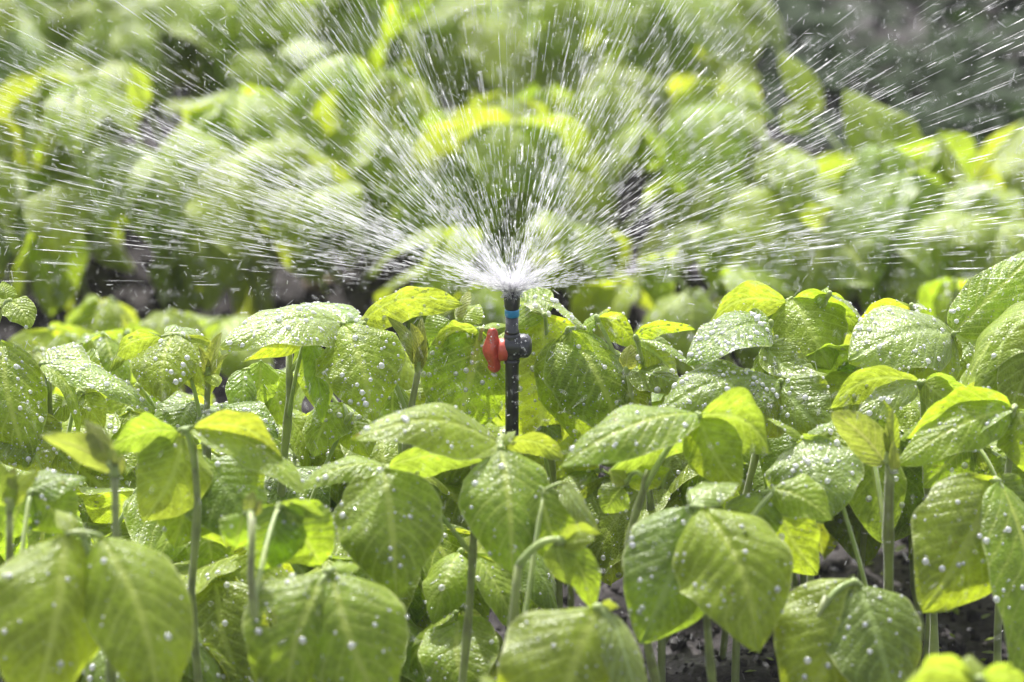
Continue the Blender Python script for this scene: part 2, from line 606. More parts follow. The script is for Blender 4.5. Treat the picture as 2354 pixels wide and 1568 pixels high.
def hero_leaflet(pl, parent, spec):
    """spec: bx,by,bd, tx,ty,td (photo px, cm), width px, roll deg, {options}.
    roll 0: upper face towards the viewer, 90: towards the sky, >90: underside seen"""
    bx, by, bd, tx, ty, td, wpx, roll = spec[:8]
    op = dict(spec[8]) if len(spec) > 8 else {}
    b, t = at(bx, by, bd / 100), at(tx, ty, td / 100)
    A = nrm(t - b)
    Q = nrm(-FW - A * np.dot(-FW, A))
    Pp = nrm(np.cross(A, Q))
    if np.dot(Pp, UP) < -0.15 or (abs(np.dot(Pp, UP)) <= 0.15 and np.dot(Pp, RT) < 0):
        Pp = -Pp
    if 100 <= roll <= 125:                 # arched leaves seen from below turn their lower face to the viewer
        roll = 134
    r = math.radians(roll)
    N = math.cos(r) * Q + math.sin(r) * Pp
    width = wpx * 1.1 * (DIST + bd / 100) / PXF
    seen = 1.0 if np.dot(N, -FW) > -0.05 else -1.0
    if op.pop('flip', 0):
        seen = -seen
    op.setdefault('scale', 0.6 if bd < -10 else 1.0)
    op.setdefault('side', seen if seen > 0 else 1.0)
    return pl.leaflet(parent, b, t, N, width, **op)


def hero(label, root, apex, leaves, name='soybean_plant', group=None, stem=None, stemmat='stem', hairy=0, r0=0.0032, r1=0.0021, dz=0):
    if dz:
        root = (root[0], root[1] + dz); apex = (apex[0], apex[1], apex[2] + dz)
        if stem:
            stem = (stem[0], stem[1], stem[2] + dz)
        leaves = [(f, (J[0], J[1], J[2] + dz) + tuple(J[3:]), [(q[0], q[1], q[2] + dz, q[3], q[4], q[5] + dz) + tuple(q[6:]) for q in lets]) for f, J, lets in leaves]
    rt = root_at(root[0], root[1] / 100)
    pl = Plant(name, label, rt, group or 'soybean plants in the sharp middle rows')
    ap = at(apex[0], apex[1], apex[2] / 100)
    mid = (rt + ap) / 2 + np.array([0, 0, 0.0])
    if stem:
        mid = at(stem[0], stem[1], stem[2] / 100)
    if not stem:
        mid = mid + np.array([rng.normal(0, .006), rng.normal(0, .006), 0])
    pl.stem([rt, mid, ap], r0 * .76, r1 * .82, stemmat, hairy)
    for f, J, lets in leaves:
        j = at(J[0], J[1], J[2] / 100)
        a = pl.on_stem(f)
        extra = [at(q[0], q[1], q[2] / 100) for q in lets]
        lf = pl.petiole(a, j, extra=extra, r=J[3] if len(J) > 3 else 0.0011)
        for q in lets:
            hero_leaflet(pl, lf, q)
    pl.finish()
    return pl


def wild(name, label, group, x, y, h, seed, kinds='gggy', nleaf=6, size=1.0, drops=0.3, res=(18, 11), gz=0.0, lean=0.012, f0=0.35, dr0=20, dr1=82):
    """a free-grown plant of the rows"""
    r = np.random.default_rng(seed)
    root = np.array([x, y, gz])
    pl = Plant(name, label, root, group)
    pl.seed = seed * 37
    ap = root + np.array([r.normal(0, lean), r.normal(0, lean), h])
    pl.stem([root, (root + ap) / 2 + r.normal(0, .012, 3), ap], 0.0021, 0.0013, 'stem', n=12)
    az = r.random() * 6.28
    for i in range(nleaf):
        f = f0 + (0.97 - f0) * i / max(1, nleaf - 1)
        az += 2.4 + r.normal(0, 0.35)
        L = (0.075 - 0.03 * f + r.random() * 0.025) * size
        el = math.radians(28 + 34 * f + r.normal(0, 8))
        a = pl.on_stem(f)
        out = np.array([math.cos(az), math.sin(az), 0])
        j = a + out * L * math.cos(el) + np.array([0, 0, L * math.sin(el)])
        k = kinds[r.integers(len(kinds))]
        if i == nleaf - 1 and r.random() < 0.7:
            k = 'y'
        lf = pl.petiole(a, j, r=0.0011)
        s = (0.070 if i < nleaf - 1 else 0.045) * size * (0.85 + 0.35 * r.random())
        side = np.array([-out[1], out[0], 0])
        for q, (dr, o0) in enumerate(((out, 0.010), (side * 0.9 + out * 0.3, 0.002), (-side * 0.9 + out * 0.3, 0.002))):
            dr = nrm(dr)
            droop = math.radians(r.uniform(dr0, dr1))
            d3 = dr * math.cos(droop) - np.array([0, 0, math.sin(droop)])
            b = j + dr * o0
            tip = b + d3 * s
            up = np.array([0, 0, 1.0]) * math.cos(droop) + dr * math.sin(droop) + r.normal(0, 0.18, 3)
            pl.leaflet(lf, b, tip, up, s * r.uniform(0.68, 0.82), k, arch=r.uniform(0.08, 0.2), cup=r.uniform(-0.1, 0.45), drops=drops, res=res)
    pl.finish()
    return pl


# ------------------------------------------------------------------ ground
def ground_h(x, y):
    h = 0
    for s, a in ((9, 0.010), (28, 0.006), (75, 0.0032), (170, 0.0016)):
        h += a * mnoise.noise(Vector((x * s, y * s, s)))
    k = mnoise.noise(Vector((x * 42, y * 42, 3.7)))
    return h + 0.005 * max(0, k - 0.15) * 2


def build_ground():
    fx = np.concatenate([-np.geomspace(60, 0.75, 22), np.linspace(-0.72, 0.72, 330), np.geomspace(0.75, 60, 22)])
    fy = np.concatenate([-np.geomspace(30, 0.5, 16), np.linspace(-0.47, 1.9, 420), np.geomspace(1.95, 120, 26)])
    nx, ny = len(fx), len(fy)
    V = np.zeros((ny, nx, 3)); V[..., 0] = fx[None]; V[..., 1] = fy[:, None]
    for j in range(ny):
        for i in range(nx):
            if abs(fx[i]) < 1.2 and -0.6 < fy[j] < 2.4:
                V[j, i, 2] = ground_h(fx[i], fy[j])
            else:
                V[j, i, 2] = ground_h(fx[i] * .1, fy[j] * .1) * 0.5
    i = np.arange(ny - 1)[:, None] * nx + np.arange(nx - 1)[None]
    F = np.stack([i, i + 1, i + nx + 1, i + nx], -1).reshape(-1, 4)
    o = mesh_obj('ground', V.reshape(-1, 3), F, M['soil'])
    o['kind'] = 'structure'


build_ground()


# ------------------------------------------------------------------ micro sprinkler
MM = 0.56 / 2354


def lathe(profile, n=28, axis='z'):
    """profile: (height, radius) in metres"""
    V, F = [], []
    for h, r in profile:
        for k in range(n):
            a = 2 * math.pi * k / n
            c = (r * math.cos(a), r * math.sin(a), h)
            V.append(c if axis == 'z' else (h, r * math.cos(a), r * math.sin(a)))
    m = len(profile)
    for i in range(m - 1):
        for k in range(n):
            q = (k + 1) % n
            F.append((i * n + k, i * n + q, (i + 1) * n + q, (i + 1) * n + k))
    F.append(tuple(reversed(range(n)))); F.append(tuple((m - 1) * n + k for k in range(n)))
    return np.array(V), F


def shift(vf, d):
    return vf[0] + np.asarray(d), vf[1]


def build_sprinkler():
    base = np.array([at(1177, 672)[0], at(1177, 672)[1], 0.0])
    e = bpy.data.objects.new('micro_sprinkler', None); COL.objects.link(e)
    e.location = Vector(base)
    e['label'] = 'black upright sprinkler riser with red valve handle and blue ring, spraying water above the leaves'
    e['category'] = 'sprinkler'
    zs = lambda y: NOZ_H - (y - 672) * MM / math.cos(PITCH)
    xo = lambda x: (x - 1177) * MM
    r = 15.6 * MM
    lo = [(-0.012, r), (0.02, r), (zs(838), r), (zs(832), r * 1.14), (zs(826), r * 1.14)]
    mesh_obj('riser_tube', *lathe(lo), M['black'], e)
    mesh_obj('upper_tube', *lathe([(zs(765), r * 1.12), (zs(760), r * 1.1), (zs(757), r * 0.96), (zs(727), r * 0.96)]), M['black'], e)
    prof = [(zs(827), 13), (zs(824), 17), (zs(818), 18.5), (zs(772), 18.5), (zs(767), 17), (zs(764), 14)]
    body = lathe([(h, q * MM) for h, q in prof])
    cz = zs(795)
    bar = [(xo(1160), 20), (xo(1163), 24), (xo(1172), 25), (xo(1186), 27), (xo(1204), 28.5), (xo(1213), 27), (xo(1219), 22), (xo(1222.5), 14), (xo(1223.5), 4)]
    barrel = shift(lathe([(h, q * MM) for h, q in bar], 32, 'x'), (0, 0, cz))
    V, F = join([body, barrel])
    vb = mesh_obj('valve_body', V, F, M['black'], e)
    # raised seam on the barrel
    seam = shift(lathe([(xo(1193.5), 27 * MM), (xo(1194), 29.3 * MM), (xo(1196.5), 29.3 * MM), (xo(1197), 27 * MM)], 32, 'x'), (0, 0, cz))
    mesh_obj('collar', *seam, M['black'], vb)
    # red handle: round cap and an upright wing
    cap = shift(lathe([(xo(1144), 15 * MM), (xo(1146), 24 * MM), (xo(1150), 27 * MM), (xo(1162), 26 * MM), (xo(1166), 24 * MM), (xo(1168), 17 * MM)], 28, 'x'), (0, 0, zs(804)))
    secs = [(754.5, 1132, 3.5, 3), (757, 1132, 8, 6), (763, 1132, 11, 8), (775, 1132, 12.5, 10), (785, 1131.5, 15.5, 13), (795, 1131, 19, 16), (806, 1131, 20.5, 17),
            (816, 1132, 19, 16), (825, 1134, 16.5, 14), (831, 1135, 14, 12), (836, 1136, 13, 11), (844, 1136, 14, 12), (850, 1136.5, 12, 10), (855, 1137, 7, 6), (857, 1137, 3, 3)]
    n = 24
    V, F = [], []
    for (y, cx, a, b) in secs:
        for k in range(n):
            t = 2 * math.pi * k / n
            rr = 1 + 0.10 * math.cos(4 * t)
            ridge = 1 + 0.22 * math.exp(-((((t - 4.71 + math.pi) % (2 * math.pi)) - math.pi) / 0.3) ** 2)
            V.append((xo(cx) + a * MM * rr * math.cos(t), b * MM * rr * ridge * math.sin(t), zs(y)))
    for i in range(len(secs) - 1):
        for k in range(n):
            q = (k + 1) % n
            F.append((i * n + k, (i + 1) * n + k, (i + 1) * n + q, i * n + q))
    F.append(tuple(range(n))); F.append(tuple(reversed([(len(secs) - 1) * n + k for k in range(n)])))
    V, F = join([cap, (np.array(V), F)])
    mesh_obj('valve_handle', V, F, M['red'], e)
    mesh_obj('ring', *lathe([(zs(728), 14.5 * MM), (zs(727), 16.3 * MM), (zs(724), 17 * MM), (zs(713), 17 * MM), (zs(711), 16.4 * MM), (zs(710.5), 14.5 * MM)], 36), M['blue'], e)
    head = [(zs(710.8), 15.5), (zs(708), 16.5), (zs(703), 18.2), (zs(690), 18.6), (zs(681), 18.8), (zs(678), 18), (zs(677), 15), (zs(676), 8), (zs(673), 6.5), (zs(671), 5)]
    mesh_obj('nozzle_head', *lathe([(h, q * MM) for h, q in head], 36), M['black'], e)
    q = np.random.default_rng(77)
    P, N, Rr = [], [], []
    for _ in range(45):
        a = q.uniform(0, 2 * math.pi); z = q.uniform(zs(1020), zs(690))
        rr = (18.6 if z > zs(711) else 17 if z > zs(727) else 15) * MM
        nn = np.array([math.cos(a), math.sin(a), 0])
        P.append(nn * rr + np.array([0, 0, z])); N.append(nn); Rr.append(q.uniform(.0002, .0007))
    for _ in range(60):
        a = q.uniform(0, 2 * math.pi); x = q.uniform(xo(1172), xo(1214)); nn = np.array([0, math.cos(a), math.sin(a)])
        P.append(nn * 27.5 * MM + np.array([x, 0, cz])); N.append(nn); Rr.append(q.uniform(.0002, .0006))
    for _ in range(50):
        a = q.uniform(3.3, 6.1); nn = np.array([math.cos(a) * .5, math.sin(a), 0]); z = q.uniform(zs(848), zs(765))
        P.append(np.array([xo(1131), 0, z]) + nn * 15 * MM); N.append(nn); Rr.append(q.uniform(.0002, .0005))
    for x, y, r_ in ((1137, 860, .0016), (1132, 858, .001), (1160, 833, .0008)):
        P.append(np.array([xo(x), -.001, zs(y)])); N.append(np.array([0, 0, -1.0])); Rr.append(r_)
    bd = beads(np.array(P), np.array(N), np.array(Rr))
    o = mesh_obj('water_drops', bd[0], bd[1], M['drop'], e); o['kind'] = 'stuff'


build_sprinkler()
NOZ = at(1177, 668)

# ------------------------------------------------------------------ hand-placed plants
GM, GF, GB = 'soybean plants in the sharp middle row', 'soybean plants in the front row', 'blurred soybean plants behind the sprinkler'
D = lambda **k: k

hero('young soybean plant at the left edge, one small bright leaf held above the soil', (-60, 2), (-20, 740, 1), [
    (0.98, (20, 692, 0), [(22, 690, 0, 72, 752, -1, 74, 28, D(kind='y', cup=.15, drops=.15)), (16, 688, 0, 4, 648, 0.5, 55, 30, D(kind='y', drops=.1)), (14, 692, 0.4, -40, 700, 1, 50, 60, D(kind='g'))]),
    (0.6, (-10, 800, -1), [(0, 786, -1, 62, 1075, -3, 190, 20, D(kind='g', drops=.9, cup=.35)), (-12, 800, -1, -80, 960, -1, 140, 30, D(kind='g'))]),
], group=GM)

hero('soybean plant with lobed silvery beaded leaf, second from the left edge of the middle row', (150, 0), (110, 850, 0), [
    (0.95, (96, 836, -1), [
        (100, 836, -1, 356, 944, -2, 96, 52, D(kind='p', drops=1.3, arch=.07, cup=.3)),
        (112, 850, 0, 190, 792, 2, 105, 40, D(kind='p', drops=1.3, arch=.16)),
        (96, 838, -1.5, 182, 1000, -2, 62, 65, D(kind='g', drops=.3, arch=.2))]),
    (0.7, (180, 900, 1.5), [(178, 905, 2, 215, 800, 2, 120, 30, D(kind='p', drops=1.0)), (160, 925, 1, 82, 955, 0, 70, 20, D(kind='y', drops=0)), (195, 905, 1.5, 240, 985, 1, 80, 0, D(kind='y', drops=.1))]),
    (0.55, (60, 1010, 0), [(40, 960, -2, 100, 1090, -3, 170, 15, D(kind='d', drops=1.0)), (110, 1010, 0, 180, 1090, -1, 110, 20, D(kind='d', drops=.8))]),
], group=GM)

hero('soybean plant with quilted round leaf and bright yellow folded leaf beside olive shoot tip', (470, 1), (478, 862, 0), [
    (0.8, (410, 772, 0), [
        (372, 774, .5, 248, 848, 0, 84, 118, D(kind='y', arch=.2, drops=.1, cup=.35, curl=.5)),
        (398, 770, -.5, 372, 925, -3, 160, -12, D(kind='g', drops=.9, relief=2.6, cup=.4, arch=.16)),
        (425, 775, .5, 478, 915, 0, 120, 20, D(kind='y', drops=.2)),
        (380, 768, .5, 470, 772, 3, 60, 55, D(kind='p', drops=1))]),
    (1.0, (478, 862, 0, .0014), [(474, 862, 0, 456, 795, -.5, 24, 30, D(kind='o', drops=0, cup=-.3)), (480, 860, 0, 510, 764, 0, 34, 30, D(kind='o', drops=0, cup=-.3)), (482, 862, -.3, 526, 812, -1, 22, 40, D(kind='o', drops=0)), (484, 860, 0, 500, 890, -1, 40, 30, D(kind='y', drops=0))]),
    (0.6, (460, 935, 2), [(445, 920, 2, 350, 985, 1, 110, 35, D(kind='d', drops=.7)), (470, 935, 1, 640, 1010, -2, 150, 45, D(kind='d', drops=1.1)), (440, 925, 1, 400, 1010, -1, 100, 5, D(kind='d', drops=.7))]),
], group=GM, stemmat='stemd')

hero('soybean plant with wide glittering top leaf sloping left, thick green stem below it', (655, 1), (665, 800, 1), [
    (0.95, (790, 742, 0), [
        (785, 742, 0, 508, 800, -3, 165, 48, D(kind='p', drops=1.5, arch=.13, cup=.22)),
        (792, 746, -.5, 858, 968, -3, 208, 8, D(kind='g', drops=1.0, cup=.35, arch=.14)),
        (796, 742, .5, 700, 702, 4, 130, 60, D(kind='p', drops=1.5))]),
    (0.85, (702, 780, 0), [(700, 782, -.5, 556, 832, -2, 66, 128, D(kind='g', drops=0)), (716, 780, 0, 742, 975, -1, 60, 30, D(kind='d', drops=.2)), (698, 790, 1.5, 745, 960, 2, 85, 0, D(kind='y', drops=.2))]),
    (0.55, (600, 850, 3), [(600, 830, 2, 585, 960, 2, 85, 10, D(kind='y', drops=.2)), (560, 850, 1.5, 560, 990, 0, 70, 20, D(kind='d', drops=.3)), (620, 850, 3, 660, 985, 2, 90, 0, D(kind='g', drops=.4))]),
    (0.4, (800, 960, 1), [(790, 930, 2, 720, 1050, 0, 110, 20, D(kind='g', drops=.5)), (810, 950, 2, 850, 1050, 0, 100, 0, D(kind='g', drops=.4))]),
], group=GM, r0=.0034, r1=.0024)

hero('soybean plant with high arched yellow-green leaf and closed shoot tip left of the sprinkler', (955, 2), (962, 850, 1), [
    (0.9, (835, 744, 1), [(830, 744, 1, 1064, 700, 3, 118, 122, D(kind='y', arch=.22, drops=.6, cup=.3)), (838, 744, .5, 800, 748, 3, 36, 70, D(kind='p', drops=1.5))]),
    (1.0, (962, 850, 1, .0016), [(960, 850, 1, 944, 742, .5, 38, 30, D(kind='o', drops=0, cup=-.3)), (964, 850, 1, 970, 730, 1, 36, -20, D(kind='o', drops=0, cup=-.3)), (958, 840, 1, 890, 728, 2, 40, 40, D(kind='o', drops=.1))]),
    (0.75, (1050, 775, 4), [(1050, 730, 4, 1080, 668, 4, 50, 60, D(kind='o', drops=.2)), (1060, 740, 4, 1100, 700, 5, 70, 30, D(kind='g', drops=.3)), (1040, 740, 5, 985, 800, 5, 90, 10, D(kind='g', drops=.3))]),
    (0.5, (915, 900, 2), [(905, 880, 2, 915, 1010, 1, 80, 10, D(kind='y', drops=.1)), (930, 900, 3, 985, 990, 3, 80, 10, D(kind='g', drops=.3))]),
], group=GM, stemmat='stemd', r0=.003, r1=.0022)

hero('soybean plant with broad crinkled leaf hanging just left of the red handle', (1090, 6), (1100, 800, 4), [
    (0.95, (1106, 758, 2), [
        (1104, 758, 3, 1042, 1030, 2, 225, -14, D(kind='g', drops=1.0, relief=2.2, cup=.4, arch=.14)),
        (1098, 756, 2.2, 992, 792, 1.5, 84, 118, D(kind='y', arch=.24, drops=.15, cup=.3)),
        (1112, 757, 2.5, 1180, 752, 4, 40, 80, D(kind='y', drops=.4))]),
], group=GM)

hero('soybean plant right behind the black riser with one very large veined leaf', (1290, 9), (1260, 760, 5), [
    (0.95, (1252, 724, 3), [
        (1252, 726, 4.5, 1232, 1050, 4, 290, 2, D(kind='g', drops=.8, relief=1.5, cup=.3, arch=.08)),
        (1256, 724, 3.5, 1160, 700, 6, 120, 30, D(kind='g', drops=.5)),
        (1250, 724, 3, 1212, 690, 5, 60, 60, D(kind='p', drops=1))]),
    (0.85, (1306, 757, 3), [
        (1306, 757, 3.5, 1436, 1024, 2, 210, 22, D(kind='g', drops=.6, cup=.45, arch=.16)),
        (1346, 757, 2, 1242, 676, 3, 46, 72, D(kind='p', drops=1.6, arch=.05)),
        (1312, 760, 3, 1350, 1040, 3, 150, -15, D(kind='g', drops=.4))]),
    (0.5, (1240, 1000, 5), [(1235, 960, 5, 1290, 1010, 3, 70, 20, D(kind='d', drops=.3)), (1220, 960, 6, 1180, 1030, 5, 70, 0, D(kind='g', drops=.3))]),
], group=GM)

hero('soybean plant with narrow arched leaf edged in water beads, right of the sprinkler', (1520, 4), (1490, 880, 3), [
    (0.95, (1462, 776, 1), [
        (1456, 776, 1, 1598, 758, 2, 52, 100, D(kind='g', arch=.16, drops=1.5, cup=.2)),
        (1466, 778, 1, 1606, 862, 0, 40, 70, D(kind='p', drops=1.3)),
        (1470, 785, 2, 1560, 868, 3, 100, 30, D(kind='d', drops=.5))]),
    (0.8, (1372, 730, 4), [(1372, 730, 4, 1462, 800, 3, 80, 115, D(kind='g', drops=.3, arch=.2)), (1370, 735, 4, 1330, 770, 5, 60, 60, D(kind='g')), (1376, 728, 4, 1400, 714, 5, 36, 90, D(kind='y'))]),
    (0.65, (1440, 850, 2), [(1440, 850, 2, 1452, 792, 2, 46, 30, D(kind='o', drops=.1)), (1448, 850, 2, 1580, 910, 1, 90, 40, D(kind='d', drops=.7)), (1430, 860, 3, 1480, 960, 2, 120, 10, D(kind='g', drops=.3))]),
], group=GM)

hero('soybean plant with frosted white-beaded leaf above dark leaf with big drops', (1690, 4), (1760, 900, 3), [
    (0.95, (1772, 742, 0), [(1770, 742, 0, 1580, 838, -3, 150, 42, D(kind='d', drops=1.9, arch=.12, cup=.15)), (1774, 744, 1, 1700, 790, 2, 90, 10, D(kind='d', drops=1.2))]),
    (0.8, (1795, 876, -2), [
        (1792, 876, -2, 1500, 958, -5, 165, 40, D(kind='d', drops=1.5, arch=.12, cup=.3)),
        (1796, 878, -2, 1905, 1000, -4, 150, 0, D(kind='d', drops=.5)),
        (1794, 880, -2, 1700, 1000, -4, 170, -5, D(kind='d', drops=.8))]),
], group=GM)

hero('soybean plant with twin bright arched leaves and a pale cupped leaf under them', (1850, 7), (1815, 760, 4), [
    (0.97, (1812, 694, 3), [
        (1808, 694, 3, 1618, 768, 2, 108, 118, D(kind='y', arch=.22, drops=.15, cup=.2)),
        (1822, 684, 3, 1910, 850, 1, 190, 12, D(kind='y', drops=.15, arch=.12)),
        (1822, 690, 3, 1988, 770, 2, 110, 112, D(kind='g', arch=.2, drops=.3))]),
    (0.85, (1906, 676, 2), [(1908, 676, 2, 1988, 756, 1, 26, 70, D(kind='p', drops=1.2)), (1902, 680, 2, 1860, 700, 4, 60, 60, D(kind='g'))]),
    (0.75, (1760, 796, 1), [
        (1756, 792, 1, 1880, 868, -1, 92, 25, D(kind='p', drops=.9, cup=-.3, arch=-.12)),
        (1760, 796, 2, 1800, 900, 2, 90, 0, D(kind='y', drops=.2)),
        (1824, 775, 2, 1822, 740, 2, 16, 20, D(kind='o', drops=.2))]),
    (0.65, (1990, 830, 2), [(1985, 825, 1.5, 1842, 830, 1, 100, 115, D(kind='d', arch=.18, drops=.2)), (1960, 860, 2, 1900, 960, 1, 110, 10, D(kind='y', drops=.3)), (1990, 835, 2, 1930, 905, 3, 80, 0, D(kind='d'))]),
], group=GM)

hero('soybean plant with smooth pale leaf studded with round drops, right part of the middle row', (2120, 5), (2150, 860, 3), [
    (0.95, (2192, 768, 0), [
        (2188, 768, 0, 1950, 830, -3, 215, 38, D(kind='p', drops=.8, arch=.14, cup=.25)),
        (2192, 764, 0, 2400, 560, 3, 130, 20, D(kind='g', drops=.35, cup=.2, arch=.05)),
        (2186, 772, 0, 2030, 900, -2, 170, 0, D(kind='d', drops=.5)),
        (2194, 772, 1, 2150, 870, 1, 80, 30, D(kind='y', drops=0))]),
    (0.8, (2096, 704, 2), [(2092, 702, 2, 1960, 764, 2, 84, 118, D(kind='g', arch=.22, drops=.6)), (2098, 700, 2, 2140, 716, 2, 40, 70, D(kind='p', drops=1))]),
    (0.7, (2230, 800, 2), [(2228, 790, 2, 2190, 880, 1, 100, 20, D(kind='d', drops=.2)), (2240, 800, 2, 2300, 900, 3, 120, 0, D(kind='y', drops=.1))]),
], group=GM)

hero('soybean plant at the right edge with tall glowing lime leaves leaning left', (2440, -3), (2420, 800, -2), [
    (0.95, (2460, 700, -3), [
        (2440, 690, -3, 2206, 905, -5, 190, 60, D(kind='y', arch=.13, drops=.12, cup=.3)),
        (2410, 730, -4, 2238, 918, -6, 128, 10, D(kind='y', arch=.05, drops=.12)),
        (2430, 735, -5, 2300, 980, -6, 150, -10, D(kind='y', arch=.05, drops=.12))]),
    (0.7, (2300, 870, -3), [(2290, 870, -3, 2360, 930, -4, 90, 40, D(kind='g', drops=.3)), (2320, 640, 4, 2400, 700, 4, 110, 10, D(kind='d'))]),
], group=GM)

hero('soybean plant with fuzzy folded lime leaf above woolly leaf joint, right side', (2140, -4), (2122, 930, -4), [
    (0.97, (2118, 884, -5, .0016), [
        (2112, 876, -5, 1905, 940, -6, 112, 112, D(kind='y', arch=.2, drops=.25, cup=.3)),
        (2108, 880, -5.5, 1960, 985, -7, 74, 30, D(kind='p', arch=.1, drops=.8)),
        (2126, 876, -5, 2240, 918, -5, 70, 110, D(kind='y', arch=.2, drops=.2)),
        (2124, 880, -5.5, 2210, 950, -5, 80, 20, D(kind='y', drops=.2))]),
], group=GM, hairy=60)

hero('upright olive soybean shoot on thick hairy stem with half-open young leaves', (2010, -11), (2046, 1062, -12), [
    (1.0, (2050, 1060, -12, .0030), [
        (2036, 1066, -12, 1912, 948, -13, 92, -25, D(kind='o', drops=.1, cup=.2, arch=-.08, relief=1.6)),
        (2040, 1052, -12, 2030, 922, -12, 42, 45, D(kind='d', drops=0, cup=-.5)),
        (2052, 1052, -12, 2054, 936, -12.5, 28, -30, D(kind='o', drops=0, cup=-.4)),
        (2056, 1086, -12.5, 2052, 1012, -13, 26, 0, D(kind='o', drops=0))]),
    (0.5, (1925, 1130, -10), [(1925, 1130, -10, 1890, 1100, -9, 40, 40, D(kind='g')), (1930, 1128, -10, 1890, 1170, -9, 60, 20, D(kind='g'))]),
    (0.75, (2000, 1015, -9), [(1995, 1015, -8, 2030, 1250, -9, 140, 5, D(kind='y', drops=.35, arch=.05)), (1985, 1010, -8, 1870, 1060, -8, 110, 30, D(kind='y', drops=.4))]),
], group=GF, hairy=170, r0=.0036, r1=.0031, stemmat='stemd')

hero('soybean plant with long arched leaf whose lower face carries large drops, far right', (2330, -8), (2330, 990, -9), [
    (0.97, (2332, 936, -9), [
        (2326, 934, -9, 2068, 1010, -11, 150, 108, D(kind='g', arch=.18, drops=.3, cup=.2)),
        (2322, 940, -9.5, 2062, 1070, -12, 120, 25, D(kind='g', arch=.1, drops=.6)),
        (2328, 942, -10, 2168, 1072, -11, 40, 65, D(kind='p', drops=1.0)),
        (2336, 940, -9, 2380, 1100, -9, 140, 0, D(kind='g', drops=.3))]),
    (0.8, (2240, 1020, -7), [(2240, 1010, -7, 2268, 1082, -7, 56, 0, D(kind='y', drops=.3)), (2235, 1010, -7, 2120, 1120, -7, 130, 0, D(kind='g', drops=.5)), (2300, 1050, -7, 2350, 1140, -7, 120, 0, D(kind='d', drops=.3))]),
], group=GF)

hero('soybean plant with pale beaded round leaf between two edge-on leaves like wings', (1860, -9), (1850, 1050, -9), [
    (0.97, (1846, 1008, -9), [
        (1846, 1010, -9.5, 1888, 1205, -12, 215, -4, D(kind='p', drops=1.1, cup=.25, arch=.12)),
        (1842, 1008, -9, 1764, 962, -9, 56, 70, D(kind='g', drops=.7)),
        (1850, 1006, -9, 1922, 972, -9, 50, 75, D(kind='p', drops=.7)),
        (1852, 1008, -8, 1930, 1080, -7, 120, 30, D(kind='y', drops=.4))]),
], group=GF)

hero('soybean plant with pair of arched leaves on olive stalk right of the riser foot', (1600, -14), (1490, 1080, -13), [
    (0.9, (1606, 956, -13, .0014), [
        (1600, 950, -13, 1285, 1075, -16, 150, 46, D(kind='g', drops=1.0, arch=.13, cup=.25)),
        (1606, 954, -13, 1772, 1040, -14, 185, 108, D(kind='y', arch=.24, drops=.15, cup=.2)),
        (1598, 960, -12, 1400, 1090, -12, 130, 112, D(kind='y', arch=.1, drops=.2)),
        (1606, 962, -13, 1700, 1130, -13, 130, 0, D(kind='g', drops=.2))]),
    (0.97, (1440, 1110, -12), [(1440, 1110, -12, 1400, 1080, -12, 50, 40, D(kind='o')), (1444, 1110, -12, 1540, 1075, -12, 80, 115, D(kind='d', arch=.1)), (1430, 1120, -11, 1390, 1180, -11, 80, 0, D(kind='y'))]),
], group=GF, stemmat='stemd', stem=(1420, 1230, -13))

hero('soybean plant with broad beaded top leaf overlapping the foot of the sprinkler', (1010, -16), (1090, 1100, -15), [
    (0.95, (1150, 1024, -14, .0014), [
        (1142, 1018, -14, 808, 1010, -17, 160, 46, D(kind='g', drops=1.0, arch=.14, cup=.25)),
        (1152, 1032, -15, 1178, 1318, -18, 215, 4, D(kind='g', drops=.5, cup=.35, arch=.12)),
        (1154, 1018, -14, 1186, 990, -14, 46, 60, D(kind='y', drops=.1)),
        (1160, 1020, -14, 1296, 1058, -14, 70, 110, D(kind='y', arch=.2, drops=.2))]),
    (0.8, (888, 1080, -15), [
        (884, 1080, -16, 912, 1375, -19, 250, 0, D(kind='g', drops=.55, cup=.35, arch=.1, curl=.3)),
        (878, 1068, -15, 690, 1128, -16, 90, 55, D(kind='g', drops=.8, arch=.12)),
        (892, 1070, -14, 1120, 1060, -13, 100, 112, D(kind='y', arch=.06, drops=.1)),
        (884, 1084, -15, 820, 1310, -17, 160, -25, D(kind='g', drops=.5))]),
], group=GF, stemmat='stemd')

hero('soybean plant with forked bright leaves and bead-lined edge, left of centre', (470, -16), (445, 1020, -16), [
    (0.97, (425, 988, -16, .0013), [
        (410, 992, -16, 248, 1040, -17, 110, 112, D(kind='y', arch=.24, drops=.1, cup=.2)),
        (438, 984, -16, 706, 1138, -18, 120, 62, D(kind='y', drops=1.0, arch=.1, cup=.3)),
        (444, 982, -16, 652, 1062, -17, 120, 112, D(kind='y', arch=.22, drops=.15)),
        (420, 1000, -15, 330, 1200, -16, 170, -10, D(kind='y', drops=.2))]),
    (0.7, (470, 1060, -13), [(470, 1050, -13, 400, 1260, -14, 220, 5, D(kind='g', drops=.4)), (480, 1060, -13, 600, 1230, -14, 200, 15, D(kind='d', drops=.4)), (480, 1070, -13, 520, 1260, -12, 200, 0, D(kind='d', drops=.3))]),
], group=GF)

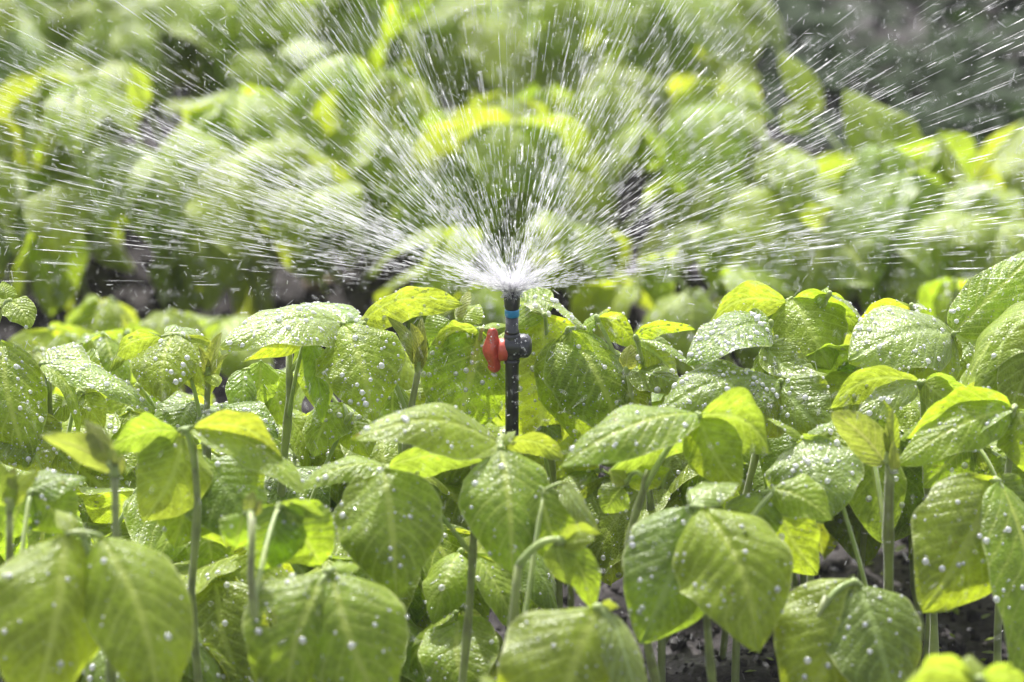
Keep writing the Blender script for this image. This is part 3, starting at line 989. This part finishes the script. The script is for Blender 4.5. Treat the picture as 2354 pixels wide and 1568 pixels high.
hero('large-leaved soybean plant at bottom left, olive shoot above two broad hanging leaves', (262, -27), (264, 1090, -24), [
    (1.0, (264, 1090, -24, .0020), [
        (262, 1078, -24, 92, 1002, -25, 72, -20, D(kind='o', drops=.1, arch=-.08)),
        (246, 1062, -24, 196, 962, -24, 60, 30, D(kind='o', drops=.05)),
        (272, 1090, -24, 284, 1045, -24, 24, 0, D(kind='o', drops=0)),
        (256, 1080, -24, 262, 1030, -24, 20, 0, D(kind='o', drops=0))]),
    (0.72, (190, 1226, -26, .0015), [
        (150, 1228, -26, 70, 1660, -29, 300, -14, D(kind='g', drops=.25, cup=.45, arch=.1)),
        (234, 1234, -26, 372, 1640, -29, 250, 12, D(kind='g', drops=.25, cup=.45, arch=.1)),
        (170, 1222, -25, 130, 1172, -24, 50, 40, D(kind='g', drops=.2))]),
], group=GF, stemmat='stem', r0=.003, r1=.0024, hairy=40)

hero('soybean plant low at the bottom with paired hanging leaves, one bitten through by a hole', (560, -25), (580, 1190, -24), [
    (0.98, (576, 1180, -23, .0014), [(576, 1180, -23, 582, 1128, -23, 34, 0, D(kind='o', drops=.1)), (580, 1182, -23, 600, 1148, -23, 24, 0, D(kind='o', drops=.1)), (560, 1182, -23, 540, 1260, -23, 90, 0, D(kind='g'))]),
    (0.6, (756, 1312, -23, .0014), [
        (744, 1314, -23, 652, 1640, -25, 235, -6, D(kind='s', drops=.4, cup=.3, hole=(.46, .55, .06), res=(48, 31))),
        (762, 1318, -23, 888, 1660, -25, 260, 6, D(kind='s', drops=.45, cup=.35)),
        (770, 1310, -23, 820, 1300, -21, 50, 60, D(kind='y'))]),
    (0.8, (640, 1165, -20), [(640, 1158, -20, 748, 1186, -20, 50, 112, D(kind='y', arch=.1, drops=.3)), (636, 1160, -20, 600, 1320, -19, 150, 0, D(kind='d', drops=.2)), (655, 1165, -20, 740, 1300, -18, 170, 10, D(kind='g', drops=.3))]),
], group=GF, stemmat='stemd')

hero('small yellow soybean shoot at the far left edge of the front row', (10, -21), (22, 1180, -22), [
    (1.0, (24, 1160, -22, .0016), [(22, 1162, -22, -20, 1050, -22, 90, -10, D(kind='y', drops=.1)), (26, 1162, -22, 90, 1080, -22, 44, 20, D(kind='y', drops=0)), (24, 1160, -22, 34, 1072, -22, 40, 0, D(kind='o', drops=0))]),
    (0.7, (70, 1130, -18), [(70, 1125, -18, 200, 1100, -17, 100, 50, D(kind='d', drops=1.0)), (66, 1130, -18, 20, 1240, -18, 120, 0, D(kind='g', drops=.4)), (80, 1130, -18, 160, 1230, -18, 130, 0, D(kind='g', drops=.3))]),
], group=GF, stemmat='stemd')

hero('young soybean plant with bent tip and one glowing yellow leaf, low centre right', (1165, -21), (1192, 1300, -21), [
    (1.0, (1290, 1244, -21, .0018), [
        (1284, 1240, -21, 1382, 1226, -21, 54, 115, D(kind='y', arch=.22, drops=.05, cup=.2)),
        (1280, 1246, -21, 1310, 1346, -21, 74, -10, D(kind='y', drops=.1, relief=2)),
        (1296, 1250, -21, 1368, 1240, -22, 46, 30, D(kind='g', drops=.1)),
        (1300, 1250, -20, 1362, 1400, -20, 74, 0, D(kind='g', drops=.4))]),
    (0.5, (1250, 1130, -17), [(1240, 1120, -17, 1300, 1310, -17, 130, 0, D(kind='g', drops=.7)), (1290, 1110, -17, 1376, 1230, -17, 56, 35, D(kind='p', drops=.7))]),
], group=GF, stemmat='stemd', r0=.0034, r1=.0026, hairy=40)

hero('soybean plant with big rounded leaf and narrow rolled leaf, bottom centre right', (1420, -25), (1420, 1440, -24), [
    (0.95, (1372, 1396, -24, .0016), [
        (1368, 1394, -24, 1268, 1760, -26, 330, -8, D(kind='g', drops=.5, cup=.3)),
        (1400, 1404, -24, 1478, 1700, -25, 90, 25, D(kind='p', drops=.5)),
        (1380, 1392, -24, 1424, 1396, -24, 40, 110, D(kind='y', arch=.2))]),
], group=GF)

hero('soybean plant with two overlapping dark wet leaves, stem standing in open soil', (1640, -17), (1610, 1200, -18), [
    (0.95, (1596, 1164, -18, .0014), [
        (1586, 1166, -18, 1470, 1480, -20, 245, -8, D(kind='d', drops=.8, cup=.35, relief=1.6)),
        (1620, 1168, -19, 1746, 1500, -22, 265, 8, D(kind='s', drops=.6, hole=(.3, -.35, .022), res=(60, 41), cup=.35, relief=1.6)),
        (1592, 1158, -18, 1700, 1112, -15, 90, 58, D(kind='p', drops=1.0))]),
    (0.85, (1780, 1128, -14), [
        (1776, 1122, -14, 1914, 1196, -15, 110, 22, D(kind='s', drops=.2, cup=.3)),
        (1780, 1130, -14, 1880, 1320, -13, 150, -5, D(kind='g', drops=.4)),
        (1750, 1135, -14, 1720, 1260, -14, 130, 5, D(kind='d', drops=.5))]),
], group=GF, r0=.0030, r1=.0022)

hero('soybean plant with cleft pair of leaves at lower right, bright strip along the split', (1560, -20), (1900, 1370, -19), [
    (0.97, (1966, 1338, -18, .0014), [
        (1958, 1332, -18, 1830, 1650, -20, 280, -8, D(kind='g', drops=.7, cup=.35, relief=1.5)),
        (1974, 1344, -18, 2060, 1640, -20, 230, 14, D(kind='d', drops=.4, cup=.2)),
        (1982, 1350, -18, 1962, 1640, -20, 60, 15, D(kind='y', drops=.3))]),
], group=GF)

hero('soybean plant with deeply ribbed round leaf hanging over bare soil at the right', (2400, -12), (2330, 1150, -13), [
    (0.97, (2286, 1104, -13, .0015), [
        (2276, 1106, -13, 2120, 1410, -16, 265, -16, D(kind='g', drops=.55, cup=.35, relief=2.2, arch=.15)),
        (2300, 1108, -13, 2344, 1640, -17, 190, 28, D(kind='g', drops=.5, cup=.2)),
        (2290, 1100, -12, 2350, 1190, -11, 100, 20, D(kind='g', drops=.3))]),
], group=GF)

hero('low soybean plant at the bottom right corner with curled lemon-yellow leaves', (2330, -38), (2290, 1600, -36), [
    (0.95, (2250, 1560, -36, .0014), [
        (2246, 1566, -36, 2060, 1600, -37, 120, 112, D(kind='y', arch=.3, drops=0)),
        (2256, 1562, -36, 2372, 1590, -36, 130, 115, D(kind='y', arch=.3, drops=0)),
        (2248, 1566, -36, 2230, 1505, -35, 70, 30, D(kind='y', drops=0))]),
], group=GF)

hero('pale tip of a low soybean seedling cut by the lower edge, centre', (1120, -34), (1140, 1600, -34), [
    (1.0, (1140, 1600, -34), [(1150, 1590, -34, 1100, 1556, -34, 60, 60, D(kind='y', drops=.1)), (1140, 1600, -34, 1190, 1600, -34, 50, 60, D(kind='y', drops=0))]),
], group=GF)

# ---- blurred plants behind: the leaves one can tell apart
hero('blurred soybean plant with glowing yellow tent of leaves straight above the nozzle', (1180, 45), (1180, 330, 33), [
    (0.97, (1185, 280, 30), [
        (1180, 280, 30, 930, 400, 30, 190, 112, D(kind='y', arch=.2, drops=.3)),
        (1190, 276, 30, 1350, 400, 31, 150, 112, D(kind='y', arch=.2, drops=.3)),
        (1182, 290, 29, 1130, 460, 27, 210, -5, D(kind='y', drops=.4)),
        (1192, 290, 30, 1300, 470, 28, 150, 20, D(kind='g', drops=.4))]),
    (0.6, (1060, 420, 30), [(1060, 420, 30, 950, 560, 28, 170, 0, D(kind='g', drops=.4)), (1080, 430, 30, 1120, 560, 30, 130, 10, D(kind='g')), (1040, 420, 31, 860, 440, 30, 130, 45, D(kind='g', drops=.5))]),
], group=GB, dz=37)
hero('blurred soybean plant with big hanging dark leaf at the top centre of the photo', (1180, 66), (1150, 0, 55), [
    (0.97, (1170, 10, 52), [
        (1160, 10, 52, 1190, 240, 50, 240, 0, D(kind='g', drops=.4)),
        (1150, 0, 52, 960, 60, 50, 190, 40, D(kind='g', drops=.3)),
        (1150, 20, 53, 1030, 170, 52, 190, 0, D(kind='g', drops=.3)),
        (1220, 0, 52, 1330, 130, 50, 190, 20, D(kind='g', drops=.3))]),
    (0.85, (1330, -20, 52), [(1330, -15, 52, 1450, 120, 50, 90, 10, D(kind='y', drops=0)), (1320, -20, 52, 1240, 60, 50, 130, 0, D(kind='y', drops=.1)), (1370, 0, 53, 1290, 140, 53, 110, 0, D(kind='g'))]),
    (0.8, (1500, -10, 53), [(1500, -10, 53, 1580, 120, 52, 120, 15, D(kind='y', drops=0)), (1490, -10, 54, 1440, 90, 54, 110, 0, D(kind='y', drops=0)), (1500, 0, 54, 1460, -60, 54, 100, 0, D(kind='y', drops=0))]),
], group=GB, dz=45)
hero('blurred soybean plant with narrow yellow leaves pointing right against the dark weeds', (1560, 70), (1560, 60, 58), [
    (0.95, (1590, 50, 58), [(1590, 40, 58, 1760, 28, 58, 66, 100, D(kind='y', arch=.12, drops=0)), (1600, 50, 58, 1700, 100, 57, 50, 60, D(kind='y', drops=0)), (1560, 60, 58, 1500, 160, 56, 120, 10, D(kind='y', drops=.1))]),
    (0.8, (1640, 170, 52), [(1640, 170, 52, 1560, 290, 50, 150, 0, D(kind='g', drops=.2)), (1650, 165, 52, 1730, 250, 50, 130, 20, D(kind='y', drops=.2)), (1620, 150, 53, 1520, 190, 53, 120, 40, D(kind='g', drops=.3))]),
], group=GB, dz=45)
hero('blurred soybean plant with single tall leaf leaning over bare ground, right background', (2050, 47), (2080, 520, 35), [
    (1.0, (2110, 480, 33, .0013), [(2118, 478, 33, 1940, 205, 34, 175, 18, D(kind='y', drops=.4, arch=.14, cup=.2)), (2100, 470, 33, 2000, 440, 33, 60, 80, D(kind='y', drops=.2)), (2120, 480, 33, 2180, 520, 33, 90, 40, D(kind='g', drops=.3))]),
    (0.75, (1865, 260, 40), [(1880, 262, 40, 1792, 116, 41, 80, 20, D(kind='y', drops=.1)), (1850, 250, 40, 1800, 300, 40, 80, 20, D(kind='g'))]),
], group=GB, dz=37, stem=(2090, 640, 36))
hero('blurred soybean plant with round dark leaf rimmed in yellow, right of the spray', (1800, 40), (1790, 500, 26), [
    (0.95, (1800, 450, 22), [
        (1800, 446, 22, 1740, 640, 18, 230, -10, D(kind='g', drops=.5)), (1796, 446, 22, 1688, 560, 20, 70, 60, D(kind='y', drops=.1)),
        (1810, 445, 22, 2000, 505, 20, 56, 62, D(kind='p', drops=1.6)), (1806, 440, 23, 1930, 420, 25, 110, 60, D(kind='y', drops=.2))]),
    (0.6, (1900, 540, 20), [(1900, 540, 20, 1850, 680, 18, 200, 0, D(kind='g', drops=.4)), (1930, 545, 20, 2010, 660, 18, 200, 10, D(kind='g', drops=.4)), (1880, 560, 20, 1780, 680, 18, 190, 0, D(kind='g', drops=.4))]),
], group=GB, dz=37)
hero('blurred soybean plant at the right edge with white shining leaf top pointing up-right', (2300, 35), (2250, 520, 22), [
    (0.95, (2170, 498, 20), [(2174, 496, 20, 2296, 416, 21, 64, 66, D(kind='p', drops=1.8)), (2180, 500, 20, 2340, 440, 22, 190, 35, D(kind='g', drops=.3)), (2176, 505, 20, 2150, 640, 16, 200, 0, D(kind='g', drops=.4))]),
    (0.7, (2290, 520, 18), [(2280, 510, 18, 2250, 700, 15, 220, 0, D(kind='g', drops=.4)), (2300, 510, 18, 2400, 640, 16, 200, 10, D(kind='g', drops=.4)), (2290, 510, 18, 2100, 560, 16, 150, 50, D(kind='g', drops=.4))]),
], group=GB, dz=37)
hero('blurred soybean plant with large drooping leaf in the left middle background', (560, 40), (560, 400, 28), [
    (0.95, (540, 345, 26), [
        (545, 345, 26, 545, 600, 22, 215, 0, D(kind='y', drops=.3)), (530, 345, 26, 350, 440, 25, 190, 30, D(kind='g', drops=.5)),
        (560, 340, 26, 700, 400, 25, 150, 40, D(kind='g', drops=.6))]),
    (0.7, (250, 430, 24), [(260, 430, 24, 340, 560, 22, 60, 40, D(kind='y', drops=.3)), (150, 420, 22, 130, 590, 20, 160, 0, D(kind='g', drops=.6)), (240, 420, 24, 300, 520, 24, 150, 10, D(kind='g', drops=.4))]),
    (0.5, (700, 450, 22), [(690, 440, 22, 640, 560, 20, 160, 0, D(kind='g', drops=.5)), (720, 440, 22, 820, 520, 20, 160, 20, D(kind='g', drops=.5)), (700, 440, 24, 760, 380, 24, 120, 40, D(kind='p', drops=1.0))]),
], group=GB, dz=37)
hero('blurred soybean plant at upper left with bright yellow top leaf above dark gaps', (600, 70), (560, 60, 56), [
    (0.95, (560, -5, 54), [(570, -10, 54, 700, 95, 52, 140, 15, D(kind='y', drops=0)), (540, 0, 54, 480, 90, 52, 150, 0, D(kind='g', drops=.2)), (560, 0, 54, 640, -40, 54, 120, 40, D(kind='y', drops=0))]),
    (0.7, (620, 150, 50), [(600, 120, 50, 560, 250, 48, 120, 0, D(kind='g', drops=.3)), (640, 120, 50, 770, 110, 50, 100, 55, D(kind='p', drops=1.2)), (640, 140, 50, 720, 260, 48, 170, 0, D(kind='g', drops=.3))]),
    (0.5, (500, 250, 44), [(370, 245, 44, 520, 262, 44, 60, 60, D(kind='y', drops=.2)), (520, 255, 44, 620, 310, 43, 90, 50, D(kind='y', drops=.2)), (640, 280, 42, 760, 320, 42, 120, 40, D(kind='y', drops=.3))]),
], group=GB, dz=45)
hero('blurred soybean plant in the top left corner with broad pale leaves', (210, 66), (200, 60, 55), [
    (0.95, (230, 10, 53), [(230, 0, 53, 340, 150, 50, 190, 10, D(kind='g', drops=.2)), (220, 0, 53, 100, 80, 52, 190, 30, D(kind='g', drops=.2)), (210, 10, 53, 200, 160, 52, 170, 0, D(kind='g', drops=.3)), (230, -20, 53, 330, 10, 53, 90, 60, D(kind='p', drops=.4))]),
    (0.7, (120, 120, 50), [(110, 130, 50, 36, 180, 49, 100, 40, D(kind='y', drops=0)), (130, 130, 50, 230, 250, 48, 90, 20, D(kind='y', drops=.1)), (60, 60, 52, -30, 130, 52, 150, 10, D(kind='g'))]),
], group=GB, dz=45)

# ---- plants filling the rows, grown freely
fill_mid = [(-0.275, .035), (-.235, .055), (-.2, .03), (-.165, .06), (-.125, .035), (-.085, .06), (-.05, .075), (.035, .085), (.085, .06), (.12, .04), (.16, .065), (.2, .045), (.24, .06), (.285, .04), (.32, .07)]
ordn = ['first', 'second', 'third', 'fourth', 'fifth', 'sixth', 'seventh', 'eighth', 'ninth', 'tenth', 'eleventh', 'twelfth', 'thirteenth', 'fourteenth', 'fifteenth', 'sixteenth', 'seventeenth', 'eighteenth']
for i, (x, y) in enumerate(fill_mid):
    wild('soybean_plant', 'half-hidden soybean plant under the sharp middle row, %s from the left' % ordn[i], 'half-hidden soybean plants under the middle row', x, y, 0.115 + 0.02 * ((i * 7) % 3) / 2, 100 + i, 'ggdgy', 5, 0.85, .5, f0=.72)
fill_front = [(-.27, -.13), (-.235, -.09), (-.2, -.15), (-.165, -.1), (-.13, -.12), (-.085, -.07), (-.045, -.12)]
for i, (x, y) in enumerate(fill_front):
    wild('soybean_plant', 'low soybean plant in the shade of the front row, %s from the left' % ordn[i], 'low soybean plants shaded by the front row', x, y, 0.10 + .015 * (i % 2), 200 + i, 'gdgdg', 5, 0.85, .3, f0=.55)
near = [(-.3, .2), (-.235, .16), (.17, .15), (.25, .17), (.32, .14), (-.31, .34), (-.24, .42), (.3, .42), (.36, .36), (-.02, .58), (.1, .52)]
for i, (x, y) in enumerate(near):
    wild('soybean_plant', 'slightly blurred soybean plant just behind the middle row, %s from the left' % ordn[i], 'slightly blurred soybean plants just behind the middle row', x, y, .1 + .02 * (i % 2) if y < .3 else .06 + .015 * (i % 2), 600 + i, 'ggyg', 5, .95 if y < .3 else .8, .5, f0=.45, dr0=30, dr1=85)
back = [(-.4, .66), (-.35, .74), (-.29, .66), (-.235, .76), (-.175, .67), (-.11, .74), (-.045, .78), (.075, .76), (.125, .68), (.18, .74), (.225, .62), (.3, .62), (.36, .58)]
for i, (x, y) in enumerate(back):
    wild('soybean_plant', 'out-of-focus soybean plant in the first row behind the sprinkler, %s from the left' % ordn[i], 'out-of-focus soybean plants in the first row behind', x, y, (0.105 if x < .18 else .075) + .018 * (i % 3), 300 + i, ('gygyg', 'yygdy', 'gdgyg')[i % 3], 6, .85 + .14 * ((i * 5) % 4), .8, f0=.25, dr0=35, dr1=88)
far = [(-.46, 1.06), (-.40, 1.0), (-.345, 1.08), (-.29, 1.02), (-.235, 1.1), (-.18, 1.03), (-.12, 1.08), (-.06, 1.02), (.0, 1.08), (.055, 1.02), (.11, 1.08)]
for i, (x, y) in enumerate(far):
    wild('soybean_plant', 'very blurred soybean plant in the second row behind, %s from the left' % ordn[i], 'very blurred soybean plants in the second row behind', x, y, 0.115 + .02 * (i % 3), 400 + i, ('yygyg', 'ygydy', 'gydgg')[i % 3], 6, .85 + .16 * ((i * 5) % 4), .8, f0=.45, dr0=35, dr1=88)
far2 = [(-.5, 1.42), (-.4, 1.46), (-.3, 1.4), (-.2, 1.45), (-.1, 1.4), (.0, 1.45)]
for i, (x, y) in enumerate(far2):
    wild('soybean_plant', 'faint soybean plant in the farthest row at the top edge, %s from the left' % ordn[i], 'faint soybean plants in the farthest row', x, y, 0.13, 500 + i, 'gygy', 6, 1.15, .4, f0=.5, dr0=35, dr1=88)


# ------------------------------------------------------------------ low weeds, fallen leaves, stones, pipe stub
def tiny_leaves(name, n, xr, yr, size, mat, hmax, seed, label, cat):
    r = np.random.default_rng(seed)
    Vs, Fs = [], []
    k = 0
    while k < n:
        x, y = r.uniform(*xr), r.uniform(*yr)
        if mnoise.noise(Vector((x * 7, y * 7, seed))) < -0.12 + 0.35 * r.random() - .2:
            continue
        s = size * (0.5 + r.random()); a = r.random() * 6.28; z = ground_h(x, y) + r.random() * hmax
        d = np.array([math.cos(a), math.sin(a), r.uniform(-.3, .6)]); q = np.array([-math.sin(a), math.cos(a), r.uniform(-.3, .3)])
        c = np.array([x, y, z])
        Vs.append(np.array([c, c + d * s * .4 + q * s * .3, c + d * s * .8 + q * s * .22, c + d * s, c + d * s * .8 - q * s * .22, c + d * s * .4 - q * s * .3, c + d * s * .5 + np.array([0, 0, s * .12])]))
        o = k * 7
        Fs += [(o, o + 1, o + 6), (o + 1, o + 2, o + 6), (o + 2, o + 3, o + 6), (o + 3, o + 4, o + 6), (o + 4, o + 5, o + 6), (o + 5, o, o + 6)]
        k += 1
    V = np.vstack(Vs)
    uv = np.tile(np.array([[.5, 0], [0.1, .4], [.2, .8], [.5, 1], [.8, .8], [.9, .4], [.5, .5]]), (n, 1))
    o = mesh_obj(name, V, np.array(Fs), mat, uv=uv)
    o['kind'] = 'stuff'; o['label'] = label; o['category'] = cat


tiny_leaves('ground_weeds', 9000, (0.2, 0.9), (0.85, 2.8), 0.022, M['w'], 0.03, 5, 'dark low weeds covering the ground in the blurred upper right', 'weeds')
tiny_leaves('ground_seedlings', 500, (-0.4, 0.4), (-0.1, 0.5), 0.008, M['g'], 0.006, 9, 'tiny green seedlings on the dark soil between the rows', 'seedlings')

for i, (px, d, s, lab) in enumerate(((1700, .03, 0.012, 'orange fallen leaf on soil at the foot of the lower right plants'), (975, .04, 0.016, 'orange fallen leaf lying on soil beside the low centre stems'),
                                      (2335, .06, 0.012, 'rust orange fallen leaf on soil near the right edge'))):
    p = root_at(px, d) + np.array([0, 0, .008])
    V, F, UV, _, _ = blade(p, p + np.array([s * .9, -s * .3, .006]), np.array([0, -.5, .8]), s * .8, seed=i, res=(12, 9))
    o = mesh_obj('fallen_leaf', V - p, F, M['or'], uv=UV); o.location = Vector(p)
    o['label'] = lab; o['category'] = 'leaf'; o['group'] = 'orange fallen leaves'


def crumbs(n, xr, yr, seed):
    r = np.random.default_rng(seed)
    P = np.stack([r.uniform(*xr, n), r.uniform(*yr, n)], 1)
    R_ = 0.0009 + 0.0042 * r.random(n) ** 3.5
    z = np.array([ground_h(a, b) for a, b in P])
    C = np.concatenate([P, (z + R_ * .3)[:, None]], 1)
    IV, IF = ICO1
    V = C[:, None] + R_[:, None, None] * IV[None] * (0.75 + 0.5 * r.random((n, len(IV), 1))) * (0.7 + 0.6 * r.random((n, 1, 3)))
    F = IF[None] + (np.arange(n) * len(IV))[:, None, None]
    o = mesh_obj('soil_crumbs', V.reshape(-1, 3), F.reshape(-1, 3), M['soil'], smooth=False)
    o['kind'] = 'stuff'; o['label'] = 'loose dark crumbs and clods of soil between the stems'; o['category'] = 'soil crumbs'


crumbs(16000, (-.5, .5), (-.1, 1.3), 61)


def stone(p, r, lab, seed):
    V, F = ico(3)
    V = np.array([v * (1 + .28 * mnoise.noise(Vector(v * 1.3 + seed)) + .1 * mnoise.noise(Vector(v * 4 + seed))) for v in V]) * np.array([r, r * .8, r * .62])
    o = mesh_obj('stone', V, F, M['stone']); o.location = Vector(p)
    o['label'] = lab; o['category'] = 'stone'; o['group'] = 'wet tan stones on the soil'


def ground_at(px, py):
    d = ray(px, py, 1.0); t = -CAM[2] / d[2]
    return CAM + d * t


for i, (px, py, r, lab) in enumerate(((405, 655, .012, 'blurred tan stone on dark soil, leftmost of the pale stones'), (735, 670, .012, 'blurred tan stone behind the glittering top leaf'),
                                      (1400, 725, .014, 'blurred greyish stone right of the riser behind the leaves'), (2085, 640, .014, 'brown blurred clod standing behind the right hand leaves'))):
    stone(ground_at(px, py) + np.array([0, 0, .006]), r, lab, i * 3.1)

p = at(1290, 300, .80); p[2] = 0
V, F = tube(bez(np.array([0, 0, -.01]), np.array([.0, 0, .09]), np.array([.016, .006, .125]), np.linspace(0, 1, 14)), np.full(14, .0062), 14)
o = mesh_obj('pipe_stub', V, F, M['slate']); o.location = Vector(p + np.array([0, 0, 0.0]))
o['label'] = 'slate blue pipe stub sticking out of the soil, blurred, above the sprinkler'; o['category'] = 'pipe'


# ------------------------------------------------------------------ water spray
def slivers(P, Dn, L, R, name, mat, label, cat):
    """elongated drops: six-sided spindles"""
    n = len(P)
    a = np.cross(Dn, np.array([.3, .5, .8])); a /= np.linalg.norm(a, axis=1)[:, None] + 1e-9
    b = np.cross(Dn, a)
    rings = []
    for t, k in ((-0.5, 0.0), (-0.25, 0.8), (0.28, 1.0), (0.5, 0.0)):
        c = P + Dn * (L * t)[:, None]
        if k == 0:
            rings.append(c[:, None])
        else:
            th = np.arange(4) * math.pi / 2
            rings.append(c[:, None] + (R * k)[:, None, None] * (np.cos(th)[None, :, None] * a[:, None] + np.sin(th)[None, :, None] * b[:, None]))
    V = np.concatenate(rings, 1)
    f = []
    for j in range(4):
        k = (j + 1) % 4
        f += [(0, 1 + k, 1 + j), (1 + j, 1 + k, 5 + k), (1 + j, 5 + k, 5 + j), (5 + j, 5 + k, 9)]
    F = np.array(f)[None] + (np.arange(n) * 10)[:, None, None]
    o = mesh_obj(name, V.reshape(-1, 3), F.reshape(-1, 3), mat)
    o['kind'] = 'stuff'; o['label'] = label; o['category'] = cat
    return o


def spray_dirs(n, r, lo=14, hi=68):
    out = []
    tot = 0
    jets = ((169, 4, 1.6), (156, 6, 2.2), (127, 6, 1.2), (112, 4, .5), (72, 5, 1.4), (58, 5, .5), (30, 6, .8), (10, 5, 2.4))
    while tot < n:
        m = n * 3
        az = r.random(m) * 2 * math.pi
        s = r.beta(1.2, 1.7, m)
        el = np.radians(lo + (hi - lo) * s)
        d = np.stack([np.sin(az) * np.cos(el), np.cos(az) * np.cos(el), np.sin(el)], 1)
        th = np.degrees(np.arctan2(d @ UP, d @ RT))
        wgt = 0.55 + sum(k * np.exp(-((th - c) / sg) ** 2) for c, sg, k in jets)
        # fluted plate: the jets leave in fine ribs
        wgt *= 0.5 + 0.5 * np.cos(az * 36 + 1.3) ** 2
        keep = (r.random(m) < wgt / 2.9) & (th > 1.5) & (th < 179)
        out.append(d[keep]); tot += keep.sum()
    return np.vstack(out)[:n]


def spray(n, rlo, rhi, L0, R0, seed, power=1.0, name='water_spray', lo=14, hi=68, label='', cat='water spray', jit=0.0, plane=0):
    r = np.random.default_rng(seed)
    d = spray_dirs(n, r, lo, hi)
    q = rlo + (rhi - rlo) * r.random(n) ** power
    if plane:                       # jets that fly sideways, seen crisp all the way out
        e = spray_dirs(plane * 6, r, 5, 80)
        e = e[np.abs(e[:, 1]) < 0.3]
        flat = e[e[:, 2] < .45][:plane]; e = np.vstack([e[:plane // 3], flat])
        d = np.vstack([d, e]); q = np.concatenate([q, 0.06 + 0.30 * r.random(len(e)) ** 0.7]); n = len(d)
    spd = 7.5
    horiz = np.linalg.norm(d[:, :2], axis=1)
    P = NOZ + d * q[:, None]
    P[:, 2] -= 9.8 * q ** 2 / (2 * spd ** 2)
    Dn = d.copy(); Dn[:, 2] -= 9.8 * q / spd ** 2
    P += r.normal(0, 1, (n, 3)) * (0.0006 + jit * q)[:, None]
    Dn /= np.linalg.norm(Dn, axis=1)[:, None]
    L = L0 * (0.2 + 1.8 * r.random(n) ** 1.6) * np.clip(q / 0.12, 0.5, 1.0)
    R = R0 * (0.5 + r.random(n) ** 2.5 * 1.5)
    return slivers(P, Dn, L, R, name, M['spray'], label, cat)


spray(3200, 0.05, 0.5, 0.016, 0.000125, 21, 0.85, 'water_spray', plane=1600, label='fine water streaks fanning out from the nozzle across the whole upper picture', jit=.006)
spray(12500, 0.004, 0.24, 0.012, 0.000115, 22, 2.3, 'water_jets', label='dense white water jets bursting from the nozzle head', cat='water jets')
spray(8000, 0.03, 0.6, 0.0008, 0.00024, 23, 0.75, 'water_mist', lo=8, hi=75, label='round drops drifting through the spray around the jets', cat='water drops', jit=.03)

# froth on the nozzle cap
r = np.random.default_rng(31)
n = 520
a = r.random(n) * 6.28; rr = r.random(n) ** .5 * 0.0048
P = NOZ + np.stack([np.cos(a) * rr, np.sin(a) * rr, -0.0035 + r.random(n) ** 1.5 * 0.0065], 1)
Dn = np.stack([np.cos(a), np.sin(a), r.normal(0.3, .5, n)], 1); Dn /= np.linalg.norm(Dn, axis=1)[:, None]
slivers(P + Dn * .001, Dn, 0.002 * (.4 + r.random(n)), 0.00022 * (.5 + r.random(n)), 'nozzle_froth', M['spray'], 'white froth of water splashing over the nozzle cap', 'froth')

# splashes and falling drops everywhere else
n = 9000
z = r.uniform(-0.3, 0.5, n); px = r.uniform(-60, 2420, n); py = r.uniform(-80, 1640, n) ** 1.0
z = np.where(py > 900, r.uniform(-0.3, 0.02, n), z)
P = np.array([at(x, y, q) for x, y, q in zip(px, py, z)])
keep = (P[:, 2] > 0.02) & ((py < 950) | (r.random(n) < .3))
th = r.normal(0, 0.9, n)
Dn = np.stack([np.sin(th) * .8, r.normal(0, .3, n), -np.cos(th)], 1); Dn /= np.linalg.norm(Dn, axis=1)[:, None]
slivers(P[keep], Dn[keep], (0.0042 * (.12 + r.random(n) ** 2 * 1.5))[keep], (0.00014 * (.6 + r.random(n) ** 2))[keep], 'falling_drops', M['spray'], 'short stray splashes and falling drops over the leaves', 'water drops')


# ------------------------------------------------------------------ fine mist hanging over the plot
def build_haze():
    x0, x1, y0, y1, z0, z1 = -70, 70, -40, 130, -1.1, 1.6
    V = [(x, y, z) for z in (z0, z1) for y in (y0, y1) for x in (x0, x1)]
    F = [(0, 2, 3, 1), (4, 5, 7, 6), (0, 1, 5, 4), (2, 6, 7, 3), (0, 4, 6, 2), (1, 3, 7, 5)]
    b = NB('haze')
    p = b.n('VolumePrincipled')
    p.inputs['Color'].default_value = (0.97, 0.97, 1, 1)
    p.inputs['Density'].default_value = 0.0035
    p.inputs['Anisotropy'].default_value = 0.2
    b.l(p.outputs[0], b.out.inputs['Volume'])
    o = mesh_obj('haze', np.array(V, dtype=float), F, b.m, smooth=False)
    o['kind'] = 'stuff'; o['label'] = 'fine mist of spray hanging in the air over the plants'; o['category'] = 'mist'


build_haze()
